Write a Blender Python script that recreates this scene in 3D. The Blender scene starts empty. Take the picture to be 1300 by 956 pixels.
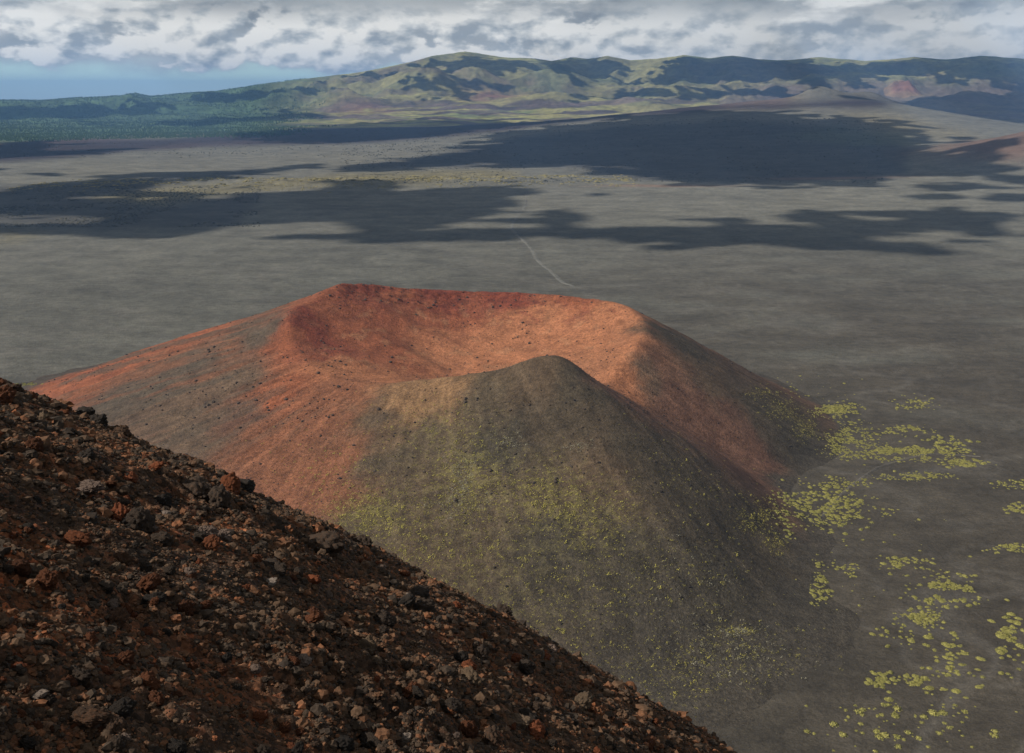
import bpy, bmesh, math, random
import numpy as np
from mathutils import Vector, Matrix, noise as mnoise

random.seed(7)
RNG = np.random.default_rng(11)
sc = bpy.context.scene
COL = sc.collection
R = math.radians

# ------------------------------------------------------------------ photograph geometry
F = 1300 * 34 / 36
PITCH = R(16.1)
CAMZ = 200.0
FW = np.array([0, math.cos(PITCH), -math.sin(PITCH)])
UP = np.array([0, math.sin(PITCH), math.cos(PITCH)])

def ray(px, py):
    return FW + (px - 650) / F * np.array([1.0, 0, 0]) + (478 - py) / F * UP

SUN_EL, SUN_AZ = R(39), R(-108)
SUN = np.array([math.sin(SUN_AZ) * math.cos(SUN_EL), math.cos(SUN_AZ) * math.cos(SUN_EL), math.sin(SUN_EL)])

# ------------------------------------------------------------------ numpy noise
def _hash(ix, iy, seed):
    h = (ix.astype(np.int64) * 374761393 + iy.astype(np.int64) * 668265263 + seed * 1442695041) & 0xFFFFFFFF
    h = ((h ^ (h >> 13)) * 1274126177) & 0xFFFFFFFF
    h = ((h ^ (h >> 16)) * 2246822519) & 0xFFFFFFFF
    return (h ^ (h >> 15)) & 0xFFFF

_GA = np.arange(256) / 256 * 2 * np.pi
_GX, _GY = np.cos(_GA), np.sin(_GA)

def pn(x, y, seed=0):
    x = np.asarray(x, float); y = np.asarray(y, float)
    x0 = np.floor(x); y0 = np.floor(y)
    fx = x - x0; fy = y - y0
    u = fx * fx * fx * (fx * (fx * 6 - 15) + 10); v = fy * fy * fy * (fy * (fy * 6 - 15) + 10)
    out = 0
    for dx in (0, 1):
        for dy in (0, 1):
            h = _hash(x0 + dx, y0 + dy, seed) & 255
            g = _GX[h] * (fx - dx) + _GY[h] * (fy - dy)
            out = out + g * (u if dx else 1 - u) * (v if dy else 1 - v)
    return out * 1.45

def fbm(x, y, octv=5, seed=0, gain=0.5, lac=2.03):
    a, s, tot = 1.0, 0.0, 0.0
    for k in range(octv):
        s = s + a * pn(x, y, seed + k * 17); tot += a
        a *= gain; x = x * lac + 13.7; y = y * lac - 7.3
    return s / tot

def ridged(x, y, octv=5, seed=0, gain=0.5):
    a, s, tot = 1.0, 0.0, 0.0
    for k in range(octv):
        s = s + a * (1 - np.abs(pn(x, y, seed + k * 17)) * 1.6); tot += a
        a *= gain; x = x * 2.07 + 3.7; y = y * 2.07 - 9.3
    return s / tot

def sstep(a, b, x):
    t = np.clip((x - a) / (b - a), 0, 1)
    return t * t * (3 - 2 * t)

def inside(poly, X, Y):
    r = np.zeros(X.shape, bool)
    n = len(poly)
    for i in range(n):
        x1, y1 = poly[i]; x2, y2 = poly[(i + 1) % n]
        if y1 == y2: continue
        c = (y1 > Y) != (y2 > Y)
        r ^= c & (X < (x2 - x1) * (Y - y1) / (y2 - y1) + x1)
    return r

def blur(a, n, it=2):
    for _ in range(it):
        for ax in (0, 1):
            p = np.pad(a, [(n, n) if k == ax else (0, 0) for k in (0, 1)], mode='edge')
            c = np.cumsum(p, axis=ax)
            c = np.concatenate([np.zeros_like(np.take(c, [0], ax)), c], axis=ax)
            L = a.shape[ax]
            hi = np.take(c, np.arange(2 * n + 1, 2 * n + 1 + L), ax); lo = np.take(c, np.arange(0, L), ax)
            a = (hi - lo) / (2 * n + 1)
    return a

# ------------------------------------------------------------------ mesh helpers
def tag(o, label=None, cat=None, group=None, kind=None):
    if label: o['label'] = label
    if cat: o['category'] = cat
    if group: o['group'] = group
    if kind: o['kind'] = kind
    return o

def mesh_np(name, V, faces, mat=None, col=None, smooth=True):
    me = bpy.data.meshes.new(name)
    V = np.asarray(V, np.float32); faces = np.asarray(faces, np.int32)
    k = faces.shape[1]
    me.vertices.add(len(V)); me.vertices.foreach_set('co', V.ravel())
    me.loops.add(faces.size); me.loops.foreach_set('vertex_index', faces.ravel())
    me.polygons.add(len(faces))
    me.polygons.foreach_set('loop_start', np.arange(0, faces.size, k, dtype=np.int32))
    me.polygons.foreach_set('loop_total', np.full(len(faces), k, np.int32))
    me.update(calc_edges=True)
    me.polygons.foreach_set('use_smooth', np.full(len(faces), smooth))
    if col is not None:
        at = me.color_attributes.new('tint', 'FLOAT_COLOR', 'POINT')
        c = np.ones((len(V), 4), np.float32); c[:, :3] = col
        at.data.foreach_set('color', c.ravel())
    if mat: me.materials.append(mat)
    return me

def add(name, me, parent=None):
    o = bpy.data.objects.new(name, me); COL.objects.link(o)
    if parent: o.parent = parent
    return o

def grid_faces(nu, nv, wrap=False):
    i = np.arange(nu - (0 if wrap else 1)); j = np.arange(nv - 1)
    I, J = np.meshgrid(i, j, indexing='ij')
    I2 = (I + 1) % nu
    return np.stack([I * nv + J, I2 * nv + J, I2 * nv + J + 1, I * nv + J + 1], -1).reshape(-1, 4)

# ------------------------------------------------------------------ materials
def new_mat(name):
    m = bpy.data.materials.new(name); m.use_nodes = True
    nt = m.node_tree; b = nt.nodes['Principled BSDF']
    b.inputs['Roughness'].default_value = 0.95
    b.inputs['Specular IOR Level'].default_value = 0.15
    return m, nt, b

def nd(nt, typ, **kw):
    n = nt.nodes.new(typ)
    for k, v in kw.items():
        if k in n.inputs: n.inputs[k].default_value = v
        else: setattr(n, k, v)
    return n

def noise_node(nt, scale, detail=6, rough=0.6, vec=None, dist=0.0):
    n = nd(nt, 'ShaderNodeTexNoise', Scale=scale, Detail=detail, Roughness=rough, Distortion=dist)
    if vec: nt.links.new(vec, n.inputs['Vector'])
    return n.outputs['Fac']

def ramp(nt, fac, stops):
    r = nt.nodes.new('ShaderNodeValToRGB')
    while len(r.color_ramp.elements) < len(stops): r.color_ramp.elements.new(0.5)
    for e, (p, c) in zip(r.color_ramp.elements, stops):
        e.position = p; e.color = (*c, 1) if len(c) == 3 else c
    nt.links.new(fac, r.inputs['Fac'])
    return r.outputs['Color']

def mixc(nt, fac, a, b, mode='MIX'):
    n = nt.nodes.new('ShaderNodeMix'); n.data_type = 'RGBA'; n.blend_type = mode
    for s, v in ((0, fac), (6, a), (7, b)):
        if isinstance(v, (int, float)): n.inputs[s].default_value = v
        elif isinstance(v, tuple): n.inputs[s].default_value = (*v, 1)
        else: nt.links.new(v, n.inputs[s])
    return n.outputs[2]

def math_n(nt, op, a, b=None, c=None, clamp=False):
    n = nt.nodes.new('ShaderNodeMath'); n.operation = op; n.use_clamp = clamp
    for i, v in enumerate((a, b, c)):
        if v is None: continue
        if isinstance(v, (int, float)): n.inputs[i].default_value = v
        else: nt.links.new(v, n.inputs[i])
    return n.outputs[0]

def geo_pos(nt):
    return nt.nodes.new('ShaderNodeNewGeometry').outputs['Position']

def scaled(nt, vec, s):
    m = nt.nodes.new('ShaderNodeMapping'); m.inputs['Scale'].default_value = s
    nt.links.new(vec, m.inputs['Vector']); return m.outputs['Vector']

def bump(nt, bsdf, h, strength, dist):
    b = nd(nt, 'ShaderNodeBump', Strength=strength, Distance=dist)
    nt.links.new(h, b.inputs['Height']); nt.links.new(b.outputs[0], bsdf.inputs['Normal'])

def attr_mat(name, layers, bumps=None, contrast=0.35):
    """tint attribute times fine procedural variation; layers = [(scale vec, amount)]"""
    m, nt, b = new_mat(name)
    at = nt.nodes.new('ShaderNodeAttribute'); at.attribute_name = 'tint'
    c = at.outputs['Color']; p = geo_pos(nt)
    for s, amt in layers:
        f = noise_node(nt, 1.0, 5, 0.62, scaled(nt, p, s))
        g = ramp(nt, f, [(0.28, (1 - amt,) * 3), (0.5, (1, 1, 1)), (0.74, (1 + amt,) * 3)])
        c = mixc(nt, 1.0, c, g, 'MULTIPLY')
    nt.links.new(c, b.inputs['Base Color'])
    if bumps:
        s, st, d = bumps
        bump(nt, b, noise_node(nt, 1.0, 6, 0.65, scaled(nt, p, s)), st, d)
    return m

# ------------------------------------------------------------------ terrain height of the plain
def plain_h(x, y):
    r = np.hypot(x, y)
    # long low lava shield on the right, a quiet plain everywhere else
    dx = (x - 1750) / np.where(x < 1750, 1500, 900.0)
    dy = (y - 5600) / np.where(y < 5600, 1700, 1500.0)
    h = 196 * np.exp(-(np.abs(dx) ** 1.7) - np.abs(dy) ** 1.9)
    # little crest cones on top of it
    for cx, cy, a, s in ((1640, 5450, 40, 85), (1720, 5480, 26, 110), (1960, 5500, 38, 95), (1850, 5480, 22, 150), (2130, 5560, 18, 110), (1500, 5400, 12, 160)):
        h = h + a * np.exp(-((x - cx) ** 2 + (y - cy) ** 2) / s ** 2) * sstep(5, 9, r / 500)
    # red scoria hill beyond the right border
    h = h + 150 * np.exp(-(((x - 1790) / 420) ** 2 + ((y - 2850) / 330) ** 2) ** 0.8)
    amp = sstep(120, 400, r)
    h = h + amp * (2.6 * fbm(x / 110, y / 80, 5, 3) + 0.6 * fbm(x / 26, y / 20, 4, 5) + 1.1 * ridged(x / 160, y / 130, 4, 6) - .5)
    h = h + sstep(1500, 4000, r) * 7 * fbm(x / 420, y / 300, 4, 8)
    # rough yellow-topped lava tongue across the left of the plain
    d = np.abs((y - 2330) - 0.06 * (x + 1300) - 60 * pn(x / 300, 0 * x, 4))
    h = h + sstep(170, 30, d) * sstep(-1150, -900, x) * sstep(330, 100, x) * (6 + 10 * np.abs(fbm(x / 60, y / 60, 3, 9)))
    # terrain swells away into wooded rises on the left
    h = h + sstep(7000, 26000, r) * 45 * (fbm(x / 5200, y / 4200, 4, 31) + 0.15)
    return h

SKY = [(-200, 127), (0, 127), (60, 127), (95, 124), (150, 122), (172, 118), (190, 122), (250, 117), (275, 116), (300, 112), (340, 106), (400, 98),
       (450, 92), (480, 87), (520, 78), (550, 70), (590, 65), (605, 67), (640, 72), (680, 74), (700, 77), (725, 72), (745, 74), (772, 70), (800, 76), (835, 74), (868, 69), (900, 73),
       (930, 70), (965, 75), (1000, 76), (1040, 72), (1100, 77), (1160, 72), (1200, 75), (1245, 70), (1300, 74), (1500, 74)]

def hills_grid():
    nu, nv = 1100, 340
    az = np.linspace(R(-34), R(36), nu)
    rr = np.geomspace(5600, 17000, nv)
    A, RR = np.meshgrid(az, rr, indexing='ij')
    X, Y = RR * np.sin(A), RR * np.cos(A)
    # ridge distance and target elevation for every bearing
    spx, spy = np.array(SKY, float).T
    d = np.array([ray(a, b) for a, b in zip(spx, spy)])
    saz = np.arctan2(d[:, 0], d[:, 1]); sel = d[:, 2] / np.hypot(d[:, 0], d[:, 1])
    el = np.interp(az, saz, sel)
    ridge_r = 11200 + 700 * fbm(az * 5, az * 0 + 3, 3, 77)
    s = (RR - 5900) / (ridge_r[:, None] - 5900)
    wx, wy = X + 420 * fbm(X / 1800, Y / 1800, 3, 21), Y + 420 * fbm(X / 1800, Y / 1800, 3, 22)
    top = CAMZ + ridge_r * el
    mass = sstep(40, 200, top)[:, None]                 # how mountainous this bearing is
    up = np.clip(s, 0, 1)
    env = np.where(s < 1, 0.40 * up ** 1.15 + 0.60 * sstep(.50, 1.0, up) ** 1.2, 1 - .35 * sstep(1, 1.8, s))
    rg = ridged(wx / 1700, wy / 1500, 5, 40, 0.5) - .45
    rg2 = fbm(wx / 520, wy / 480, 5, 45)
    belly = sstep(.38, .68, up) * sstep(1.0, .8, up)
    Z = env * top[:, None] + mass * belly * (205 * rg + 70 * rg2)
    for px, dist, h, sx, sy in ((450, 8900, 75, 380, 260), (520, 9300, 85, 430, 260), (565, 9500, 110, 300, 220), (618, 9700, 90, 300, 220), (640, 8700, 40, 420, 200), (820, 8300, 36, 520, 190), (380, 8100, 28, 520, 170),
                                (700, 8600, 60, 420, 260), (730, 9700, 150, 330, 300), (860, 9300, 90, 480, 330), (770, 8400, 50, 500, 240),
                                (950, 8900, 70, 560, 300), (1060, 9500, 120, 520, 320), (1220, 8700, 70, 800, 350), (340, 9300, 60, 260, 200), (172, 9800, 55, 260, 220)):
        a = math.atan2(*(ray(px, 110)[[0, 1]]))
        cx, cy = dist * math.sin(a), dist * math.cos(a)
        g = np.exp(-(((wx - cx) / sx) ** 2 + ((wy - cy) / sy) ** 2) ** .85)
        Z += h * g * (1 + .35 * rg2)
    Z += sstep(.03, .3, s) * (7 * fbm(X / 170, Y / 170, 4, 60) + mass * 34 * fbm(X / 420, Y / 420, 4, 61))
    # nothing in front or behind rises over the skyline
    lim = CAMZ + RR * (el + .00055 * fbm(az * 60, az * 0, 4, 62) * np.minimum(1, np.abs(el) * 60))[:, None]
    k = 9.0
    Z = -k * np.logaddexp(-Z / k, -lim / k)
    Z = np.where(Z > 725, 725 + 12 * np.tanh((Z - 725) / 30), Z)
    edge = sstep(0.0, 0.03, (A - az[0])) * sstep(0, 0.03, az[-1] - A)
    Z = Z * edge - 9 * (1 - sstep(0.0, 0.10, s)) - 12 * (1 - edge)
    return nu, nv, az, rr, X, Y, Z

HN = hills_grid()

def hills_h(x, y):
    nu, nv, az, rr, X, Y, Z = HN
    a = np.arctan2(x, y); r = np.hypot(x, y)
    fu = np.clip((a - az[0]) / (az[1] - az[0]), 0, nu - 1.001)
    fv = np.clip(np.log(np.maximum(r, 1) / rr[0]) / math.log(rr[1] / rr[0]), 0, nv - 1.001)
    i, j = fu.astype(int), fv.astype(int); u, v = fu - i, fv - j
    z = (Z[i, j] * (1 - u) * (1 - v) + Z[i + 1, j] * u * (1 - v) + Z[i, j + 1] * (1 - u) * v + Z[i + 1, j + 1] * u * v)
    return np.where((r > rr[0]) & (r < rr[-1]) & (a > az[0]) & (a < az[-1]), z, -99)

def terrain_h(x, y):
    return np.maximum(plain_h(x, y), hills_h(x, y))

def drop_many(pts, hf=terrain_h, r0=150, r1=30000, n=900):
    """the ground points seen through places of the photograph"""
    pts = np.asarray(pts, float).reshape(-1, 2)
    out = np.empty((len(pts), 3)); ts = np.geomspace(r0, r1, n)
    for c in range(0, len(pts), 400):
        q = pts[c:c + 400]
        d = FW[None] + ((q[:, :1] - 650) / F) * np.array([[1.0, 0, 0]]) + ((478 - q[:, 1:]) / F) * UP[None]
        d = d / np.hypot(d[:, 0], d[:, 1])[:, None]
        X, Y, Z = (d[:, k:k + 1] * ts[None] for k in range(3)); Z = Z + CAMZ
        g = Z - hf(X, Y)
        u = g < 0; u[:, -1] = True
        k = np.maximum(u.argmax(1), 1); i = np.arange(len(q))
        g0, g1 = g[i, k - 1], g[i, k]
        t = np.clip(np.where(g1 < g0, g0 / np.where(g0 == g1, 1, g0 - g1), 1), 0, 1)
        tt = ts[k - 1] + t * (ts[k] - ts[k - 1])
        out[c:c + 400] = np.stack([d[:, 0] * tt, d[:, 1] * tt, CAMZ + d[:, 2] * tt], -1)
    return out

def drop(px, py, hf=terrain_h):
    return drop_many([(px, py)], hf)[0]

def drop_poly(pts, n=4):
    q = []
    for (a, b), (c, d) in zip(pts, pts[1:] + pts[:1]):
        for k in range(n):
            q.append((a + (c - a) * k / n, b + (d - b) * k / n))
    return drop_many(q)

# ------------------------------------------------------------------ cinder cone
CC = np.array([-40.0, 575.0])
RIM = [(-130, 626, 73), (-118, 652, 78), (-104, 667, 75.5), (-70, 680, 69), (-28, 690, 65.5), (30, 675, 66), (72, 640, 68), (84, 590, 64), (72, 548, 61), (56, 520, 52), (40, 491, 58), (20, 470, 73),
       (-6, 479, 64.5), (-37, 490, 58.6), (-76, 500, 52), (-102, 518, 51.5), (-122, 545, 57), (-139, 600, 66)]
FOOT = [(-343, 656), (-330, 570), (-270, 450), (-160, 335), (-40, 285), (48, 276), (105, 300), (125, 345), (138, 388), (142, 440), (141, 468), (141, 492), (172, 520), (186, 540), (199, 585), (185, 680), (80, 790),
        (-60, 815), (-200, 790), (-300, 740)]

def polar_spline(pts, col):
    P = np.array([p[:2] for p in pts]) - CC
    a = np.arctan2(P[:, 1], P[:, 0]); v = np.hypot(*P.T) if col is None else np.array([p[col] for p in pts], float)
    o = np.argsort(a); a, v = a[o], v[o]
    A = np.concatenate([a - 2 * np.pi, a, a + 2 * np.pi]); Vv = np.tile(v, 3)
    g = np.linspace(-np.pi, np.pi, 721)
    y = np.interp(g, A, Vv)
    k = np.hanning(29); k /= k.sum()
    y = np.convolve(np.concatenate([y[-15:-1], y, y[1:15]]), k, 'valid')
    return lambda q: np.interp(q, g, y)

_rR, _rZ, _rF = polar_spline(RIM, None), polar_spline(RIM, 2), polar_spline(FOOT, None)
CX0, CX1, CY0, CY1, CSTEP = -420.0, 270.0, 215.0, 870.0, 1.0

def build_cone_grid():
    xs = np.arange(CX0, CX1 + .1, CSTEP); ys = np.arange(CY0, CY1 + .1, CSTEP)
    X, Y = np.meshgrid(xs, ys, indexing='ij')
    dx, dy = X - CC[0], Y - CC[1]
    ph = np.arctan2(dy, dx) + 0.05 * fbm(X / 60, Y / 60, 3, 91)
    ph = (ph + np.pi) % (2 * np.pi) - np.pi
    r = np.hypot(dx, dy)
    Rr, Zr, Ff = _rR(ph), _rZ(ph), _rF(ph)
    zc = 37.0
    u = r / Rr
    wl = np.exp(-((np.abs(ph) - 2.9) / .8) ** 2)
    zin = zc + 3 * wl + (Zr - zc - 3 * wl) * np.clip(u, 0, 1.2) ** (2.0 - .75 * wl)
    t = (r - Rr) / (Ff - Rr)
    left = np.exp(-((np.abs(ph) - 2.85) / .6) ** 2)
    east = np.exp(-((ph - .02) / .5) ** 2)
    t = (r - Rr) / (Ff * (1.04 + .01 * east) - Rr)
    zout = np.where(t < 1, Zr * np.clip(1 - t, 0, 2) ** (1.06 - .14 * left + (.62 - .4 * left - .46 * east) * sstep(.5, 1, t)), -.5 - (t - 1) * 9)
    Z = np.where(u < 1, zin, zout)
    Z = blur(Z, 2, 2)
    # hump on the left rim, an inner spur, a slump bench on the right flank
    Z += 5 * np.exp(-(((X + 137) / 17) ** 2 + ((Y - 597) / 22) ** 2))
    a, b = np.array([-108.0, 652.0]), np.array([-38.0, 615.0]); ab = b - a
    tt = np.clip(((X - a[0]) * ab[0] + (Y - a[1]) * ab[1]) / (ab @ ab), 0, 1)
    dd = np.hypot(X - a[0] - tt * ab[0], Y - a[1] - tt * ab[1])
    Z += 5 * np.exp(-(dd / 12) ** 2) * (1 - 0.5 * tt) * sstep(0, .45, tt)
    # front spur that runs from the front peak down to the right
    a, b = np.array([20.0, 470.0]), np.array([128.0, 400.0]); ab = b - a
    tt = ((X - a[0]) * ab[0] + (Y - a[1]) * ab[1]) / (ab @ ab)
    tc = np.clip(tt, 0, 1)
    dd = np.hypot(X - a[0] - tc * ab[0], Y - a[1] - tc * ab[1])
    Z += 5 * np.exp(-(dd / 26) ** 2) * (1 - sstep(0.5, 1.0, tc))
    # gully of the breach
    a, b = np.array([40.0, 512.0]), np.array([140.0, 490.0]); ab = b - a
    tt = np.clip(((X - a[0]) * ab[0] + (Y - a[1]) * ab[1]) / (ab @ ab), 0, 1)
    dd = np.hypot(X - a[0] - tt * ab[0], Y - a[1] - tt * ab[1])
    Z -= 5 * np.exp(-(dd / 15) ** 2) * (1 - sstep(.7, 1, tt))
    body = sstep(-2, 8, Z)
    Z += body * (1.3 * fbm(X / 45, Y / 45, 4, 70) + 0.35 * fbm(X / 9, Y / 9, 4, 71))
    fl = sstep(1.02, 1.25, u) * body
    Z += fl * (0.8 * fbm(ph * 24, r / 70, 5, 73) + .5 * ridged(ph * 11 + .1 * fbm(X / 30, Y / 30, 2, 75), r / 200, 3, 76) - .25)
    rimw = np.exp(-((u - 0.93) / 0.09) ** 2) * sstep(610, 660, Y)
    Z += rimw * 2.2 * fbm(X / 8, Y / 5, 5, 74)
    wall = sstep(.35, .6, u) * sstep(1.08, .95, u)
    Z += wall * (.9 * fbm(X / 14, Y / 14, 4, 78) + .5 * ridged(ph * 9, u * 2.5, 3, 79) - .25)
    return xs, ys, X, Y, Z, u, t, ph

CG = build_cone_grid()

def cone_h(x, y):
    xs, ys, Z = CG[0], CG[1], CG[4]
    fu = (x - CX0) / CSTEP; fv = (y - CY0) / CSTEP
    ok = (fu > 0) & (fu < len(xs) - 1.01) & (fv > 0) & (fv < len(ys) - 1.01)
    fu = np.clip(fu, 0, len(xs) - 1.01); fv = np.clip(fv, 0, len(ys) - 1.01)
    i, j = fu.astype(int), fv.astype(int); u, v = fu - i, fv - j
    z = (Z[i, j] * (1 - u) * (1 - v) + Z[i + 1, j] * u * (1 - v) + Z[i, j + 1] * (1 - u) * v + Z[i + 1, j + 1] * u * v)
    return np.where(ok, z, -99)

def near_h(x, y):
    return np.maximum(plain_h(x, y), cone_h(x, y))

def near_flat(x, y):
    return np.maximum(0, cone_h(x, y))

def drop_close(pts):
    return drop_many(pts, near_flat, 200, 1300, 420)

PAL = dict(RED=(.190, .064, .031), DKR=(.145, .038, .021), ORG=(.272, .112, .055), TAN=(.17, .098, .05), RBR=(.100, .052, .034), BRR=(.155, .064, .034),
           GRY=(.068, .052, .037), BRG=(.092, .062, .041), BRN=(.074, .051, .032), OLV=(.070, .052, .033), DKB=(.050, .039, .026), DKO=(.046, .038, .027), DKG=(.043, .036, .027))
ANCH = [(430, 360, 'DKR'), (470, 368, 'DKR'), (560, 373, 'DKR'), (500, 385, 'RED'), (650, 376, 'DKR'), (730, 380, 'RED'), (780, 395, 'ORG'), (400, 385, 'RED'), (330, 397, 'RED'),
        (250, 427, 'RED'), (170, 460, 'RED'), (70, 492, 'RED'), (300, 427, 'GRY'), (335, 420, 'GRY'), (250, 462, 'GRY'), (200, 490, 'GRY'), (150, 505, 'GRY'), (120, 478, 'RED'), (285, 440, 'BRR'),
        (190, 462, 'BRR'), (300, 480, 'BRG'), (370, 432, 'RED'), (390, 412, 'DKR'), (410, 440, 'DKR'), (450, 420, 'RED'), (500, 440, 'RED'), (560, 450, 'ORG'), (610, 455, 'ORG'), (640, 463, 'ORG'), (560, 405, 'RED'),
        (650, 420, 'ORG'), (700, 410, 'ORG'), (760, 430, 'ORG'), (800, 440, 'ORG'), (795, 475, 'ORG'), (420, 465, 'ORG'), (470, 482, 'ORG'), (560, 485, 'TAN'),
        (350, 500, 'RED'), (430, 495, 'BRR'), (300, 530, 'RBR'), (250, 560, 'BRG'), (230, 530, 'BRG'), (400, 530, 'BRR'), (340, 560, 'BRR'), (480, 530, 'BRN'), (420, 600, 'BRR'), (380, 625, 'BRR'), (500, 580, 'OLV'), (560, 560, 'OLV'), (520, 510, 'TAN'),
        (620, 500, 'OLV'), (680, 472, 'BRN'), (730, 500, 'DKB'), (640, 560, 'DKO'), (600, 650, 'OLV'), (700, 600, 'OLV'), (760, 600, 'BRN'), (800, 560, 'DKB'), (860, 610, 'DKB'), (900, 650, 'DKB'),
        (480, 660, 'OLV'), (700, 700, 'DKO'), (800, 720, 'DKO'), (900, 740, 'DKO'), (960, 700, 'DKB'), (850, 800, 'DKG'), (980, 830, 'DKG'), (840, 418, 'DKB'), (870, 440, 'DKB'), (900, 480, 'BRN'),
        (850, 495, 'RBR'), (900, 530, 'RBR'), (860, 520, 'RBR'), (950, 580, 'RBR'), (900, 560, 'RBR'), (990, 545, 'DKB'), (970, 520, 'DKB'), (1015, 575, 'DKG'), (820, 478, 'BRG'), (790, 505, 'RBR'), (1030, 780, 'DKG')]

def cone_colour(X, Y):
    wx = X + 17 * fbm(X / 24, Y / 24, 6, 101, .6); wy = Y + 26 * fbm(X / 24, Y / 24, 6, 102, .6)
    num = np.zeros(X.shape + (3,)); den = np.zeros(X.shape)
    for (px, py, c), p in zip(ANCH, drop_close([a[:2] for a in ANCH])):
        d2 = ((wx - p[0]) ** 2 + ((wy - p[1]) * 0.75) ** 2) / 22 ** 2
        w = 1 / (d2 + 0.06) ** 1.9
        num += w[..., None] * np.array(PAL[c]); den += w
    return num / den[..., None]

# ------------------------------------------------------------------ near slope
FA, FB, FC = 0.6238, 0.185, 0.4
Z0 = 5.0; QB = 0.04 / Z0; RLIM = 1.7 * math.sqrt(Z0 / QB)

def slope_base(x, y):
    r = np.hypot(x, y)
    q = np.where(r < RLIM, QB * r * r, QB * RLIM ** 2 + 2 * QB * RLIM * (r - RLIM))
    return CAMZ - (Z0 + FA * x + FB * y + q)

def slope_h(x, y, fine=True):
    z = slope_base(x, y)
    amp = sstep(2, 9, np.hypot(x, y))
    n1 = fbm(x / 2.6, y / 2.6, 4, 201)
    z = z + amp * (0.36 * n1 - 0.12)
    b = 1 - np.abs(fbm(x / 0.9 + 0.4 * n1, y / 0.9, 4, 205)) * 2.2
    cl = sstep(-0.1, 0.35, fbm(x / 3.6, y / 3.6, 3, 209))
    z = z + amp * (0.07 + 0.26 * cl) * (b - 0.45)
    z = z + (0.06 + .07 * cl) * fbm(x / 0.34, y / 0.34, 3, 213)
    if fine:
        z = z + 0.035 * fbm(x / 0.11, y / 0.11, 3, 217)
    return z

_TN = np.geomspace(3, 60, 1500)
def drop_near(px, py):
    d = ray(px, py); d = d / math.hypot(d[0], d[1])
    x, y, z = d[0] * _TN, d[1] * _TN, CAMZ + d[2] * _TN
    under = z < slope_h(x, y, False)
    if not under.any(): return None
    k = int(under.argmax())
    return np.array([x[k], y[k], float(slope_h(x[k:k + 1], y[k:k + 1], False)[0])])

# ================================================================== MATERIALS
M_GROUND = attr_mat('ash_plain', [((.016, .024, .012), .30), ((.11, .15, .1), .28), ((.6, .7, .6), .22), ((1.8, 1.9, 1.8), .34)], ((.35, .45, .4), .8, 1.2))
M_HILLS = attr_mat('hill_cover', [((.0035, .0035, .006), .35), ((.018, .018, .02), .4)], ((.009, .009, .009), 0.6, 20))
M_CONE = attr_mat('scoria', [((.11, .11, .11), .28), ((.55, .55, .55), .42), ((1.6, 1.6, 1.6), .5)], ((.9, .9, .9), 1.0, .9))

def scoria_mat(name, stops, scale, per_island=False, bumpd=.03):
    m, nt, b = new_mat(name)
    tc = nt.nodes.new('ShaderNodeTexCoord')
    vec = tc.outputs['Object']
    f = noise_node(nt, scale, 7, .68, vec)
    if per_island:
        rnd = nt.nodes.new('ShaderNodeNewGeometry').outputs['Random Per Island']
    else:
        rnd = nt.nodes.new('ShaderNodeObjectInfo').outputs['Random']
    k = math_n(nt, 'MULTIPLY_ADD', rnd, .62, math_n(nt, 'MULTIPLY_ADD', f, .8, -.22), clamp=True)
    c = ramp(nt, k, stops)
    sp = ramp(nt, noise_node(nt, scale * 6, 4, .7, vec), [(.3, (.55,) * 3), (.55, (1, 1, 1)), (.8, (1.7,) * 3)])
    c = mixc(nt, 1, c, sp, 'MULTIPLY')
    nt.links.new(c, b.inputs['Base Color'])
    bump(nt, b, noise_node(nt, scale * 4, 6, .75, vec), .9, bumpd)
    return m

SC_DARK = [(0, (.014, .012, .011)), (.35, (.028, .022, .018)), (.6, (.048, .033, .024)), (.8, (.085, .045, .026)), (.93, (.16, .060, .028)), (1, (.10, .085, .075))]
M_ROCK = scoria_mat('dark_scoria', SC_DARK, 5)
M_RUST = scoria_mat('rust_scoria', [(0, (.04, .018, .010)), (.5, (.10, .036, .016)), (1, (.19, .055, .024))], 5)
M_PALE = scoria_mat('pale_scoria', [(0, (.07, .05, .04)), (.5, (.17, .12, .095)), (1, (.30, .25, .21))], 5)
M_TANR = scoria_mat('tan_scoria', [(0, (.06, .04, .025)), (.5, (.11, .075, .048)), (1, (.16, .11, .075))], 5)
M_GRAVEL = scoria_mat('scoria_gravel', [(0, (.018, .014, .012)), (.32, (.044, .031, .022)), (.58, (.084, .050, .030)), (.80, (.145, .062, .030)), (.90, (.22, .078, .034)), (.93, (.095, .073, .058)), (1, (.26, .22, .19))], 2.2, True, .012)
M_BLDR = scoria_mat('cone_boulder', [(0, (.016, .013, .012)), (.65, (.035, .028, .023)), (1, (.12, .09, .07))], 1.5, True, .1)

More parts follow.
